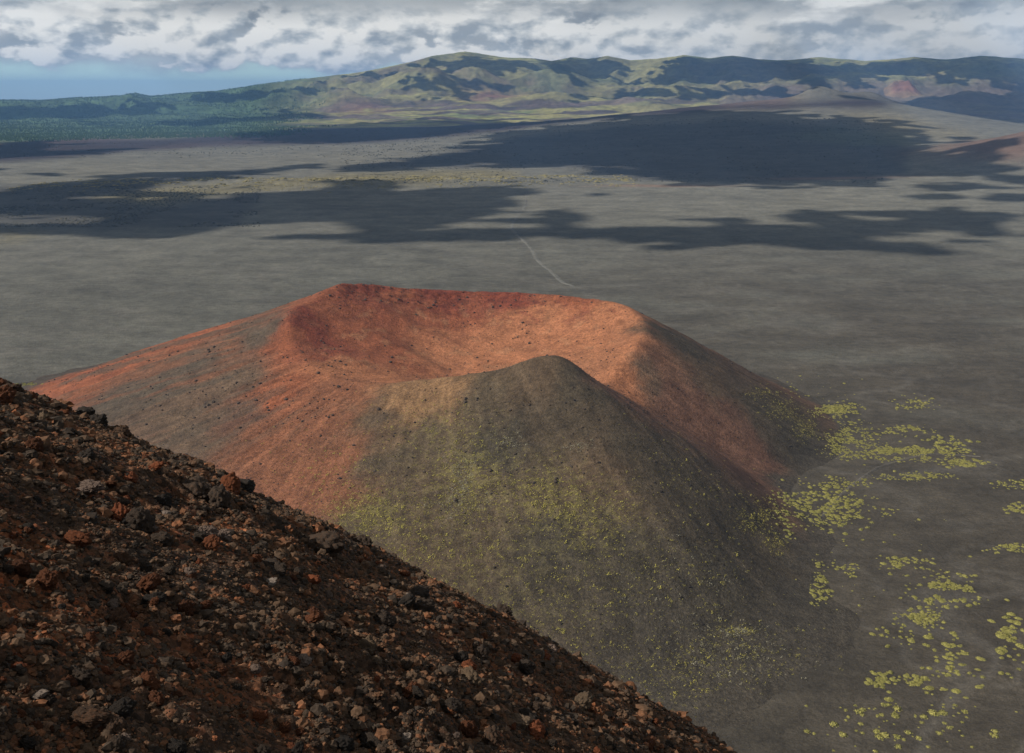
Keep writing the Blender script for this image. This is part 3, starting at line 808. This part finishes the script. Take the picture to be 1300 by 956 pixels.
# the ones the photograph lets you point at: kind, shape, px, py (foot), half-size in photo px, label
NAMED = [('tan', 3, 466, 826, 17, 'rounded tan boulder standing upright near the bottom of the dark slope'),
         ('tan', 1, 478, 842, 9, 'small tan stone tucked against the upright boulder'),
         ('dark', 1, 535, 776, 22, 'big rounded black boulder jutting from the lower slope edge'),
         ('dark', 4, 512, 770, 17, 'black wedge shaped rock leaning on the big rounded boulder'),
         ('pale', 0, 384, 842, 15, 'pinkish pale jagged rock low on the dark slope'),
         ('rust', 2, 372, 842, 9, 'orange rust stone beside the pinkish pale rock'),
         ('pale', 4, 112, 622, 18, 'broad pale buff rock on the upper left of the slope'),
         ('dark', 3, 178, 668, 24, 'upright black ribbed lava block mid slope'),
         ('rust', 5, 152, 660, 20, 'rust brown lava slab leaning beside the ribbed black block'),
         ('pale', 2, 262, 680, 13, 'flat pale crusted rock mid slope'),
         ('pale', 1, 284, 684, 12, 'whitish speckled clinker next to the flat pale rock'),
         ('rust', 0, 268, 694, 19, 'dark red clinker under the pale crusted rocks'),
         ('dark', 0, 250, 632, 34, 'wide black lava outcrop below the skyline of the slope'),
         ('dark', 5, 278, 640, 24, 'jagged black crag at the right of the wide lava outcrop'),
         ('dark', 2, 312, 622, 20, 'black overhanging lump on the slope skyline'),
         ('dark', 0, 108, 530, 20, 'rugged dark lump topped with tan crust on the slope skyline'),
         ('dark', 1, 124, 533, 13, 'smooth black boulder on the skyline beside the crusted lump'),
         ('dark', 1, 155, 548, 12, 'low dark rounded boulder on the upper skyline'),
         ('dark', 4, 12, 497, 14, 'dark rock at the very top left of the slope skyline'),
         ('rust', 1, 80, 528, 8, 'bright red scoria stone near the top of the slope'),
         ('rust', 3, 44, 572, 13, 'red clinker block near the left border high on the slope'),
         ('dark', 2, 410, 700, 30, 'large black lava mass near the right edge of the slope'),
         ('dark', 5, 460, 694, 17, 'knobbly grey black rock on the slope edge'),
         ('rust', 4, 514, 731, 9, 'orange red stone on the lower slope edge'),
         ('pale', 3, 700, 828, 9, 'lone whitish stone near the lower slope edge'),
         ('dark', 3, 585, 840, 14, 'pointed dark rock on the lower right of the slope'),
         ('dark', 5, 610, 836, 16, 'craggy dark rock cluster on the lower right of the slope'),
         ('dark', 0, 668, 850, 18, 'broad dark rock near the bottom right of the slope'),
         ('rust', 2, 690, 836, 10, 'reddish broken rock by the lone whitish stone'),
         ('dark', 1, 640, 776, 12, 'dark crag on the slope edge low on the right'),
         ('rust', 0, 115, 814, 11, 'red brown cube like stone low on the left of the slope'),
         ('rust', 5, 60, 740, 17, 'wide rust coloured slab on the left of the slope'),
         ('rust', 1, 28, 725, 15, 'rounded rust brown clod at the left border of the slope'),
         ('pale', 5, 143, 770, 8, 'small grey white stone on the lower left slope'),
         ('dark', 4, 196, 764, 14, 'flat dark grey stone in rusty gravel'),
         ('rust', 3, 245, 850, 8, 'orange stone near the bottom border of the slope'),
         ('pale', 1, 325, 853, 8, 'pale knotty stone near the bottom border of the slope'),
         ('rust', 2, 278, 856, 9, 'round rust stone near the bottom border of the slope'),
         ('rust', 4, 395, 790, 16, 'rust clinker shelf at the centre of the lower slope')]
taken = []
for kind, k, px, py, hs, lab in NAMED:
    p = drop_near(px, py)
    if p is None:
        for dy in range(2, 30, 2):
            p = drop_near(px, py + dy)
            if p is not None: break
    dist = math.dist(p, (0, 0, CAMZ))
    taken.append(p)
    place_rock(kind, k, p, hs / F * dist * (.82 if hs < 14 else .68), lab)

LAB = {'dark': 'black jagged scoria lump lying in the cinders of the near slope', 'rust': 'rust red scoria lump lying in the cinders of the near slope',
       'pale': 'pale grey crusted stone lying in the cinders of the near slope', 'tan': 'tan rough stone lying in the cinders of the near slope'}
GRP = {'dark': 'black scoria lumps on the near slope', 'rust': 'rust red scoria lumps on the near slope', 'pale': 'pale stones on the near slope', 'tan': 'tan stones on the near slope'}
cnt = 0
while cnt < 250:
    px, py = random.uniform(-20, 880), random.uniform(490, 960)
    p = drop_near(px, py)
    if p is None: continue
    hs = random.choice((3.5, 4, 4.5, 5, 5, 6, 6, 7, 8, 10, 13))
    kind = random.choices(('dark', 'rust', 'pale', 'tan'), (60, 27, 7, 6) if px > 260 else (45, 42, 7, 6))[0]
    dist = math.dist(p, (0, 0, CAMZ))
    if kind == 'pale': hs = min(hs, 7)
    place_rock(kind, random.randrange(6), p, hs / F * dist, LAB[kind], GRP[kind], sink=random.uniform(.3, .55)); cnt += 1

# loose scoria gravel, uncountable
def scatter_mesh(name, protos, P, S, mat, flat=.7, upright=False, smooth=False):
    Vs, Fs = [], []; base = 0
    n = len(P)
    which = RNG.integers(0, len(protos), n)
    for k, (pv, pf) in enumerate(protos):
        sel = np.nonzero(which == k)[0]; m = len(sel)
        if not m: continue
        if upright:
            a = RNG.uniform(0, 6.283, m); c, s = np.cos(a), np.sin(a); z = np.zeros(m); o = np.ones(m)
            Rm = np.stack([np.stack([c, -s, z], -1), np.stack([s, c, z], -1), np.stack([z, z, o], -1)], 1)
        else:
            q = RNG.normal(size=(m, 4)); q /= np.linalg.norm(q, axis=1)[:, None]; w, x, y, z = q.T
            Rm = np.stack([np.stack([1 - 2 * (y * y + z * z), 2 * (x * y - z * w), 2 * (x * z + y * w)], -1),
                           np.stack([2 * (x * y + z * w), 1 - 2 * (x * x + z * z), 2 * (y * z - x * w)], -1),
                           np.stack([2 * (x * z - y * w), 2 * (y * z + x * w), 1 - 2 * (x * x + y * y)], -1)], 1)
        v = np.einsum('mij,vj->mvi', Rm, pv) * S[sel][:, None, None]
        if not upright: v[..., 2] *= flat
        v += P[sel][:, None, :]
        Vs.append(v.reshape(-1, 3))
        f = (pf[None] + (np.arange(m) * len(pv))[:, None, None] + base).reshape(-1, pf.shape[1]); Fs.append(f)
        base += m * len(pv)
    return mesh_np(name, np.concatenate(Vs), np.concatenate(Fs), mat, smooth=smooth)

def ico(sub, seed, amp, squash=1.0):
    bm = bmesh.new(); bmesh.ops.create_icosphere(bm, subdivisions=sub, radius=1)
    off = Vector((seed * 5.3, seed * 9.1, seed))
    for v in bm.verts:
        n = v.co.normalized(); h = mnoise.fractal(n * 1.7 + off, 1, 2, 3) * amp + mnoise.turbulence(n * 3.5 + off, 2, True) * amp * .4
        v.co = n * (1 + h)
        v.co.z *= squash
    bm.verts.index_update()
    V = np.array([v.co[:] for v in bm.verts]); Fc = np.array([[v.index for v in f.verts] for f in bm.faces]); bm.free()
    return V, Fc

def gravel():
    n = 95000
    az = RNG.uniform(R(-33), R(17), n); r = np.exp(RNG.uniform(math.log(5.2), math.log(36), n))
    x, y = r * np.sin(az), r * np.cos(az)
    s = np.clip(.9 * np.exp(RNG.normal(0, .55, n)), .3, 4.2) * .0024 * (r ** .82)
    s *= np.clip(1 + 1.1 * fbm(x / 1.6, y / 1.6, 3, 260), .45, 1.8)
    z = slope_h(x, y, False) + s * .25
    me = scatter_mesh('gravel', [ico(2, 3, .9), ico(2, 4, 1.0), ico(1, 5, .8), ico(2, 6, .9), ico(1, 7, .9)], np.stack([x, y, z], -1), s, M_GRAVEL, .75)
    tag(add('gravel', me), 'loose black and rust scoria gravel strewn over the near slope', 'gravel', kind='stuff')
gravel()

# ------------------------------------------------------------------ boulders on the cone
def cone_boulders():
    pts = []
    zones = [((180, 440, 440, 540), 150, 'small dark lava boulder on the grey left flank of the cone', 'dark boulders on the left flank of the cone'),
             ((400, 375, 680, 480), 60, 'small dark lava boulder on the red crater wall', 'dark boulders inside the crater'),
             ((440, 490, 760, 640), 70, 'small dark lava boulder on the olive front flank of the cone', 'dark boulders on the front flank of the cone')]
    zones.append(((405, 359, 520, 384), 45, 'dark red lava block on the broken ledge under the highest rim', 'dark red blocks below the back rim'))
    zones.append(((560, 370, 760, 392), 35, 'small dark rock on the layered back wall of the crater', 'dark rocks on the back crater wall'))
    pr = [rock_mesh('boulder', 60 + i, 2, M_BLDR, .3, SHAPES[i]) for i in range(4)]
    for (x0, y0, x1, y1), n, lab, grp in zones:
        k = 0
        while k < n:
            px, py = random.uniform(x0, x1), random.uniform(y0, y1)
            p = drop_close([(px, py)])[0]
            if cone_h(p[0:1], p[1:2])[0] < 10: continue
            s = random.choice((.3, .34, .38, .45, .5, .6, .75, 1.0))
            o = add('boulder', random.choice(pr)); o.scale = (s, s, s * .85); o.rotation_euler = (0, 0, random.uniform(0, 6.28))
            o.location = (p[0], p[1], cone_h(p[0:1], p[1:2])[0] + s * .3)
            tag(o, lab, 'boulder', grp); k += 1
    n = 9000
    x = RNG.uniform(-330, 160, n); y = RNG.uniform(290, 700, n); z = cone_h(x, y)
    ok = (z > 6) & (fbm(x / 30, y / 30, 3, 150) > -.05)
    x, y, z = x[ok], y[ok], z[ok]
    s = np.clip(.22 * np.exp(RNG.normal(0, .5, len(x))), .12, .7)
    me = scatter_mesh('lapilli', [ico(1, 20, .5), ico(1, 21, .5)], np.stack([x, y, z + s * .3], -1), s, M_BLDR)
    tag(add('lapilli', me), 'scattered stones too small to count on the cinder cone', 'stones', kind='stuff')
cone_boulders()

# ------------------------------------------------------------------ moss and lichen on the cone
def tuft_proto(seed, nq, hgt):
    """a clump of many small leaf faces round a low core"""
    rs = np.random.default_rng(seed); V, Fc = [], []
    for _ in range(nq):
        a = rs.uniform(0, 6.283); rad = math.sqrt(rs.uniform(0, 1)); z = hgt * (1 - rad ** 2) * rs.uniform(.5, 1.05)
        c = np.array([rad * math.cos(a), rad * math.sin(a), z])
        nrm = np.array([c[0] * .8, c[1] * .8, .7]) + rs.normal(0, .45, 3); nrm /= np.linalg.norm(nrm)
        t = np.cross(nrm, rs.normal(size=3)); t /= np.linalg.norm(t); b = np.cross(nrm, t)
        l = rs.uniform(.12, .26); w = l * .6
        i = len(V); V += [c - t * l, c + b * w, c + t * l, c - b * w]; Fc.append((i, i + 1, i + 2, i + 3))
    return np.array(V), np.array(Fc)

def cone_moss():
    patches = [(595, 600, 34, 30, 420, 0), (585, 640, 30, 18, 260, 2), (590, 600, 14, 22, 160, 1), (645, 560, 16, 12, 60, 1), (470, 650, 40, 22, 520, 0), (530, 690, 60, 40, 420, 0), (690, 625, 34, 28, 420, 0), (750, 655, 40, 24, 260, 0), (640, 720, 100, 60, 380, 0),
               (560, 540, 60, 26, 240, 0), (420, 600, 50, 30, 160, 0), (735, 565, 16, 4, 40, 1), (995, 520, 20, 12, 160, 0), (1022, 545, 10, 12, 130, 0), (965, 498, 14, 6, 50, 0), (960, 655, 18, 16, 160, 0), (985, 690, 12, 10, 60, 0),
               (930, 830, 70, 26, 300, 2), (940, 800, 20, 4, 90, 2), (860, 860, 60, 26, 140, 0), (800, 700, 110, 70, 300, 0), (880, 740, 70, 50, 160, 2), (700, 800, 90, 60, 300, 0), (540, 600, 120, 60, 250, 0), (870, 600, 60, 40, 100, 0)]
    P = {0: [], 1: []}
    for cx, cy, sx, sy, n, t in patches:
        base = int(n * 2.4)
        for p in drop_close(np.stack([RNG.normal(cx, sx * .75, base), RNG.normal(cy, sy * .75, base)], -1)):
            P[1 if (t == 1 or (t == 2 and RNG.random() < .5)) else 0].append((p[0] + RNG.normal(0, .5), p[1] + RNG.normal(0, .5), 0))
    for k, nm, mt, lab in ((0, 'moss', M_MOSS, 'yellow green moss tufts speckled over the front of the cinder cone'), (1, 'lichen', M_LICHEN, 'pale grey lichen speckles on the front of the cinder cone')):
        A = np.array(P[k]); A[:, 2] = np.maximum(cone_h(A[:, 0], A[:, 1]), plain_h(A[:, 0], A[:, 1])) - .03
        s = np.clip(.50 * np.exp(RNG.normal(0, .5, len(A))), .22, 1.3)
        me = scatter_mesh(nm, [tuft_proto(i, 11, .5) for i in range(4)], A, s, mt, upright=True, smooth=False)
        tag(add(nm, me), lab, nm, kind='stuff')
cone_moss()

# ------------------------------------------------------------------ yellow bushes on the plain
def bush_mesh(seed):
    v1, f1 = ico(3, seed + 30, .85, .42)
    v1 = v1[:, :] * np.array([.52, .52, .60]); v1[:, 2] = np.maximum(v1[:, 2], -.06)
    me_v, me_f = [v1], [np.concatenate([f1, f1[:, -1:]], 1)]
    # the core is triangles: leaf quads are split to match
    v2, f2 = tuft_proto(seed + 50, 430, .50)
    v2 = v2.copy()
    f2t = np.concatenate([f2[:, [0, 1, 2]], f2[:, [0, 2, 3]]])
    c = v2.reshape(-1, 4, 3); m = c.mean(1, keepdims=True); c = m + (c - m) * .75
    v2 = c.reshape(-1, 3)
    V = np.concatenate([v1, v2]); Fc = np.concatenate([f1, f2t + len(v1)])
    return V, Fc

BUSHV = [bush_mesh(i) for i in range(6)]
BUSHM = [mesh_np('bush', v, f, M_BUSH, smooth=False) for v, f in BUSHV]
# centre px, py, half width, half height, count, size range in photo px, where
BP = [(1062, 522, 32, 8, 240, (1.6, 3.6), "in the thick strip at the cone's far right foot"),
      (1075, 560, 34, 24, 420, (1.3, 3.2), "in the thick strip at the cone's far right foot"),
      (1150, 575, 66, 10, 460, (1.4, 3.4), 'in the long band running right from the cone'),
      (1225, 588, 34, 6, 70, (2.5, 5), 'in the long band running right from the cone'),
      (1200, 566, 40, 12, 60, (3, 5.5), 'in the long band running right from the cone'),
      (1160, 515, 28, 11, 55, (2, 4), 'in the loose patch farthest out to the right'),
      (1150, 548, 34, 7, 60, (2, 3.6), 'in the loose patch farthest out to the right'),
      (1165, 606, 48, 5, 150, (1.5, 3), 'in the thin line below the long band'),
      (1060, 612, 40, 8, 60, (2, 4), 'in the round dense patch beside the cone notch'),
      (1058, 645, 48, 28, 230, (2.5, 6.5), 'in the round dense patch beside the cone notch'),
      (1002, 648, 26, 34, 95, (2.5, 5.5), "in the strip hugging the cone's front right foot"),
      (1042, 745, 12, 26, 60, (2.5, 5.5), "in the strip hugging the cone's front right foot"),
      (1075, 725, 22, 14, 22, (2.5, 5), "in the sparse group just off the cone's front foot"),
      (1128, 651, 14, 5, 10, (3, 5), "in the sparse group just off the cone's front foot"),
      (1150, 716, 30, 12, 40, (2.5, 6), 'in the broad scatter low on the right'),
      (1205, 750, 45, 24, 120, (2.5, 6), 'in the broad scatter low on the right'),
      (1165, 786, 28, 12, 90, (2.5, 5), 'in the bright yellow clump low on the right'),
      (1140, 806, 40, 10, 24, (3, 8), 'in the bright yellow clump low on the right'),
      (1205, 826, 34, 30, 40, (4, 9), 'in the scatter near the bottom right corner'),
      (1280, 810, 26, 42, 52, (4, 9), 'in the scatter near the bottom right corner'),
      (1190, 860, 60, 16, 40, (4, 8), 'in the scatter near the bottom right corner'),
      (1115, 862, 22, 14, 40, (3, 7), 'in the clump below the bright yellow one'),
      (1150, 915, 125, 40, 90, (3, 8), 'along the bottom border at right'),
      (1285, 616, 26, 6, 40, (2, 4), 'at the right border in the middle distance'),
      (1290, 648, 18, 8, 30, (2.5, 5), 'at the right border in the middle distance'),
      (1285, 696, 30, 6, 40, (2, 5), 'at the right border in the middle distance'),
      (1000, 492, 24, 12, 16, (1.6, 3.4), 'alone on the dark ash beyond the right flank'),
      (1060, 500, 60, 30, 14, (1.5, 3), 'alone on the dark ash beyond the right flank'),
      (1100, 700, 110, 120, 40, (1.6, 3.5), 'alone on the bare ash right of the cone'),
      (30, 487, 26, 2.5, 24, (2, 3.5), 'on the ash behind the far left foot of the cone')]
def bushes():
    L = []
    for cx, cy, sx, sy, n, (s0, s1), where in BP:
        n = int(n * (1.5 if s1 < 7 else 1.15))
        k = 0
        a = RNG.uniform(0, 6.283, n * 6); q = np.sqrt(RNG.random(n * 6)) * RNG.uniform(.5, 1.35, n * 6)
        for p in drop_close(np.stack([cx + sx * q * np.cos(a), cy + sy * q * np.sin(a)], -1)):
            if k >= n: break
            if n > 20 and pn(np.array([p[0] / 9]), np.array([p[1] / 9]), 8)[0] < -.45 + .5 * random.random(): continue
            dist = math.dist(p, (0, 0, CAMZ))
            hs = .66 * (.7 * s0 + (s1 - .7 * s0) * random.random() ** 2.2)
            L.append((hs, hs / F * dist * .95, p, where)); k += 1
    L.sort(key=lambda t: -t[0] + (30 if t[2][1] < 290 else 0))
    for hs, s, p, where in L[:295]:
        o = add('bush', random.choice(BUSHM)); o.scale = (s * random.uniform(.9, 1.25), s * random.uniform(.65, 1.0), s * random.uniform(.7, 1.1)); o.rotation_euler = (0, 0, random.uniform(0, 6.28))
        x, y = p[0:1], p[1:2]
        o.location = (p[0], p[1], near_h(x, y)[0] - .03)
        tag(o, 'yellow green low bush ' + where, 'bush', 'yellow bushes ' + where)
    rest = L[295:]
    P = np.array([t[2] for t in rest]); P[:, 2] = near_h(P[:, 0], P[:, 1]) - .03
    S = np.array([t[1] for t in rest]) * 1.2
    small = []
    for i in range(4):
        v1, f1 = ico(2, 40 + i, .4, .42); v2, f2 = tuft_proto(80 + i, 70, .5)
        small.append((np.concatenate([v1 * np.array([.6, .6, .6]), v2]), np.concatenate([f1, np.concatenate([f2[:, [0, 1, 2]], f2[:, [0, 2, 3]]]) + len(v1)])))
    me = scatter_mesh('bushes', small, P, S, M_BUSH, upright=True)
    tag(add('bushes', me), 'mass of smaller yellow green bushes scattered on the ash right of the cone', 'bushes', kind='stuff')
bushes()

# yellow growth on the lava tongue and far wood
def far_growth():
    n = 5200
    x = RNG.uniform(-1150, 300, n); y = 2330 + .06 * (x + 1300) + 60 * pn(x / 300, 0 * x, 4) + RNG.normal(0, 75, n)
    ok = fbm(x / 90, y / 60, 3, 161) > -.05
    x, y = x[ok], y[ok]
    s = np.clip(2.6 * np.exp(RNG.normal(0, .4, len(x))), 1.2, 5.5)
    me = scatter_mesh('scrub', [ico(1, 90 + i, .45, .35) for i in range(3)], np.stack([x, y, plain_h(x, y)], -1), s, M_SCRUB, upright=True)
    tag(add('scrub', me), 'yellowish scrub growing on the lava tongue across the plain', 'scrub', kind='stuff')
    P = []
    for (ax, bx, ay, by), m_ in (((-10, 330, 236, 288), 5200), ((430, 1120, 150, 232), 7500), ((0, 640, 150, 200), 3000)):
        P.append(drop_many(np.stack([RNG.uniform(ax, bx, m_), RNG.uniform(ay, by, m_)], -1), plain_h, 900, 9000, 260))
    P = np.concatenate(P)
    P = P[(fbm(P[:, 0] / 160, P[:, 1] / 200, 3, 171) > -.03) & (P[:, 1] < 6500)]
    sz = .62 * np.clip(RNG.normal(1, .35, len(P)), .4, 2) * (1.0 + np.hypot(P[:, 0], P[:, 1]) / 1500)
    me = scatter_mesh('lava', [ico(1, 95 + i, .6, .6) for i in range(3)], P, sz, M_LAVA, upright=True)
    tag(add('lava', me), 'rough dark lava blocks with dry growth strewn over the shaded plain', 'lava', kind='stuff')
    n = 46000
    az = RNG.uniform(R(-31), R(-4), n); r = np.exp(RNG.uniform(math.log(5100), math.log(17000), n))
    x, y = r * np.sin(az), r * np.cos(az)
    ok = (fbm(x / 600, y / 400, 4, 165) + .35 - 1.2 * sstep(R(-18), R(-4), az) > -.05) & (RNG.random(n) < sstep(5000, 5600, r + 500 * fbm(x / 700, y / 700, 3, 166)))
    x, y, r = x[ok], y[ok], r[ok]
    z = terrain_h(x, y)
    def tree(seed):
        rs = np.random.default_rng(seed); k = 6; V = [(0, 0, 1.0)]
        for lev, (zz, rd) in enumerate(((.55, .2), (.1, .34), (0, .12))):
            for i in range(k):
                a = i / k * 6.283 + lev * .4; q = rd * rs.uniform(.75, 1.25); V.append((q * math.cos(a), q * math.sin(a), zz + rs.uniform(-.05, .05)))
        Fc = [(0, 1 + i, 1 + (i + 1) % k) for i in range(k)]
        for lev in (0, 1):
            for i in range(k):
                a, b = 1 + lev * k + i, 1 + lev * k + (i + 1) % k; c, d = a + k, b + k
                Fc += [(a, c, d), (a, d, b)]
        return np.array(V), np.array(Fc)
    s = RNG.uniform(6, 12, len(x)) * (r / 6000) ** .4
    me = scatter_mesh('forest', [tree(i) for i in range(3)], np.stack([x, y, z], -1), s, M_TREE, upright=True)
    tag(add('forest', me), 'far green forest covering the flats on the left below the mountains', 'forest', kind='stuff')
far_growth()

# ================================================================== SKY, SUN, CAMERA
def world():
    w = bpy.data.worlds.new('World'); sc.world = w; w.use_nodes = True
    nt = w.node_tree; nt.nodes.clear()
    out = nt.nodes.new('ShaderNodeOutputWorld'); bg = nt.nodes.new('ShaderNodeBackground'); bg.inputs['Strength'].default_value = .10
    sky = nt.nodes.new('ShaderNodeTexSky'); sky.sky_type = 'NISHITA'; sky.sun_disc = False
    sky.sun_elevation = SUN_EL; sky.sun_rotation = SUN_AZ % (2 * math.pi); sky.altitude = 900; sky.air_density = 1.1; sky.dust_density = .3; sky.ozone_density = 1.6
    tc = nt.nodes.new('ShaderNodeTexCoord'); sep = nt.nodes.new('ShaderNodeSeparateXYZ'); nt.links.new(tc.outputs['Generated'], sep.inputs[0])
    x, y, z = sep.outputs
    def P(ox, oy, oz, sx, sz):
        c = nt.nodes.new('ShaderNodeCombineXYZ')
        for i, (v, o, k) in enumerate(((x, ox, sx), (y, oy, sx), (z, oz, sz))):
            nt.links.new(math_n(nt, 'MULTIPLY', math_n(nt, 'ADD', v, o), k), c.inputs[i])
        return c.outputs[0]
    def n_at(vec, det, rough=.55, dist=.2):
        return noise_node(nt, 1.0, det, rough, vec, dist)
    def ss(v, a, b):
        m = nt.nodes.new('ShaderNodeMapRange'); m.interpolation_type = 'SMOOTHSTEP'
        nt.links.new(v, m.inputs[0]); m.inputs[1].default_value = a; m.inputs[2].default_value = b
        return m.outputs[0]
    p1, p2 = n_at(P(.71, .1, .0, 18, 34), 8, .54, .1), n_at(P(.71 - .006, .1, .0070, 18, 34), 4, .5, .1)      # rows of cumulus low down
    q1, q2 = n_at(P(.2, .3, .013, 5.5, 17), 8), n_at(P(.2 - .012, .3, .025, 5.5, 17), 5)      # the deck overhead
    fine = n_at(P(.2, .2, 0, 48, 100), 5, .65)
    # cover: closed overhead and to the right, opening to blue low on the left
    open_ = math_n(nt, 'ADD', math_n(nt, 'MULTIPLY_ADD', z, 16.0, -.30), math_n(nt, 'MULTIPLY', x, .50))
    cov = math_n(nt, 'ADD', math_n(nt, 'MINIMUM', open_, .45), math_n(nt, 'MULTIPLY_ADD', p1, .6, math_n(nt, 'MULTIPLY', q1, .5)))
    veil = ss(cov, .40, .66)
    # background sheet of cloud: soft grey, lighter in breaks
    sheet = ramp(nt, math_n(nt, 'MULTIPLY_ADD', q2, .8, math_n(nt, 'MULTIPLY', p2, .2)), [(.36, (5.4, 5.6, 5.55)), (.62, (3.6, 3.9, 4.0))])
    gl = math_n(nt, 'SUBTRACT', 1.0, math_n(nt, 'MULTIPLY', math_n(nt, 'MAXIMUM', math_n(nt, 'SUBTRACT', z, .03), 0.0), 4.5))
    gl = math_n(nt, 'MAXIMUM', gl, .45)
    gc = nt.nodes.new('ShaderNodeCombineColor')
    for i in range(3): nt.links.new(gl, gc.inputs[i])
    sheet = mixc(nt, 1.0, sheet, gc.outputs[0], 'MULTIPLY')
    c = mixc(nt, veil, mixc(nt, 1.0, sky.outputs[0], (1.0, 1.30, 1.45), 'MULTIPLY'), sheet)
    # dark bellied deck, lit where it thins
    qa = math_n(nt, 'MULTIPLY', ss(math_n(nt, 'MULTIPLY_ADD', fine, .10, q1), .50, .60), ss(z, .040, .070))
    ql = math_n(nt, 'MULTIPLY_ADD', math_n(nt, 'SUBTRACT', q1, q2), 4.2, math_n(nt, 'MULTIPLY_ADD', fine, .5, .20), clamp=True)
    c = mixc(nt, qa, c, ramp(nt, ql, [(.1, (2.1, 2.3, 2.45)), (.5, (3.2, 3.4, 3.45)), (.85, (7.0, 6.95, 6.6))]))
    # cumulus puffs with bright crowns and grey bases
    pc = math_n(nt, 'ADD', math_n(nt, 'MULTIPLY_ADD', fine, .12, p1), math_n(nt, 'MULTIPLY', math_n(nt, 'MINIMUM', open_, .2), .5))
    pa = math_n(nt, 'MULTIPLY', math_n(nt, 'MULTIPLY', ss(pc, .555, .625), ss(z, .092, .060)), math_n(nt, 'MULTIPLY_ADD', ss(x, .35, -.05), .50, .50))
    pl = math_n(nt, 'MULTIPLY_ADD', math_n(nt, 'SUBTRACT', p1, p2), 5.0, math_n(nt, 'MULTIPLY_ADD', fine, .6, .36), clamp=True)
    c = mixc(nt, pa, c, ramp(nt, pl, [(.1, (3.1, 3.4, 3.6)), (.42, (5.2, 5.4, 5.3)), (.85, (8.6, 8.4, 7.8))]))
    nt.links.new(c, bg.inputs['Color']); nt.links.new(bg.outputs[0], out.inputs['Surface'])
world()

sl = bpy.data.lights.new('sun', 'SUN'); sl.energy = 5.0; sl.angle = R(.6); sl.color = (1, .93, .82)
so = bpy.data.objects.new('sun', sl); COL.objects.link(so)
so.rotation_euler = Vector(-SUN).to_track_quat('-Z', 'Y').to_euler()

cam = bpy.data.cameras.new('camera'); cam.lens = 34; cam.sensor_width = 36; cam.clip_start = .2; cam.clip_end = 300000
co = bpy.data.objects.new('camera', cam); COL.objects.link(co)
co.location = (0, 0, CAMZ); co.rotation_euler = (math.pi / 2 - PITCH, 0, 0)
sc.camera = co

vs = sc.view_settings
vs.view_transform = 'Standard'; vs.look = 'None'; vs.gamma = 1; vs.exposure = 0.3; vs.use_curve_mapping = False
sc.render.engine = 'CYCLES'
cy = sc.cycles
cy.use_denoising = True; cy.max_bounces = 4; cy.diffuse_bounces = 2; cy.glossy_bounces = 1; cy.volume_bounces = 0; cy.transparent_max_bounces = 4
cy.use_adaptive_sampling = True; cy.adaptive_threshold = .01
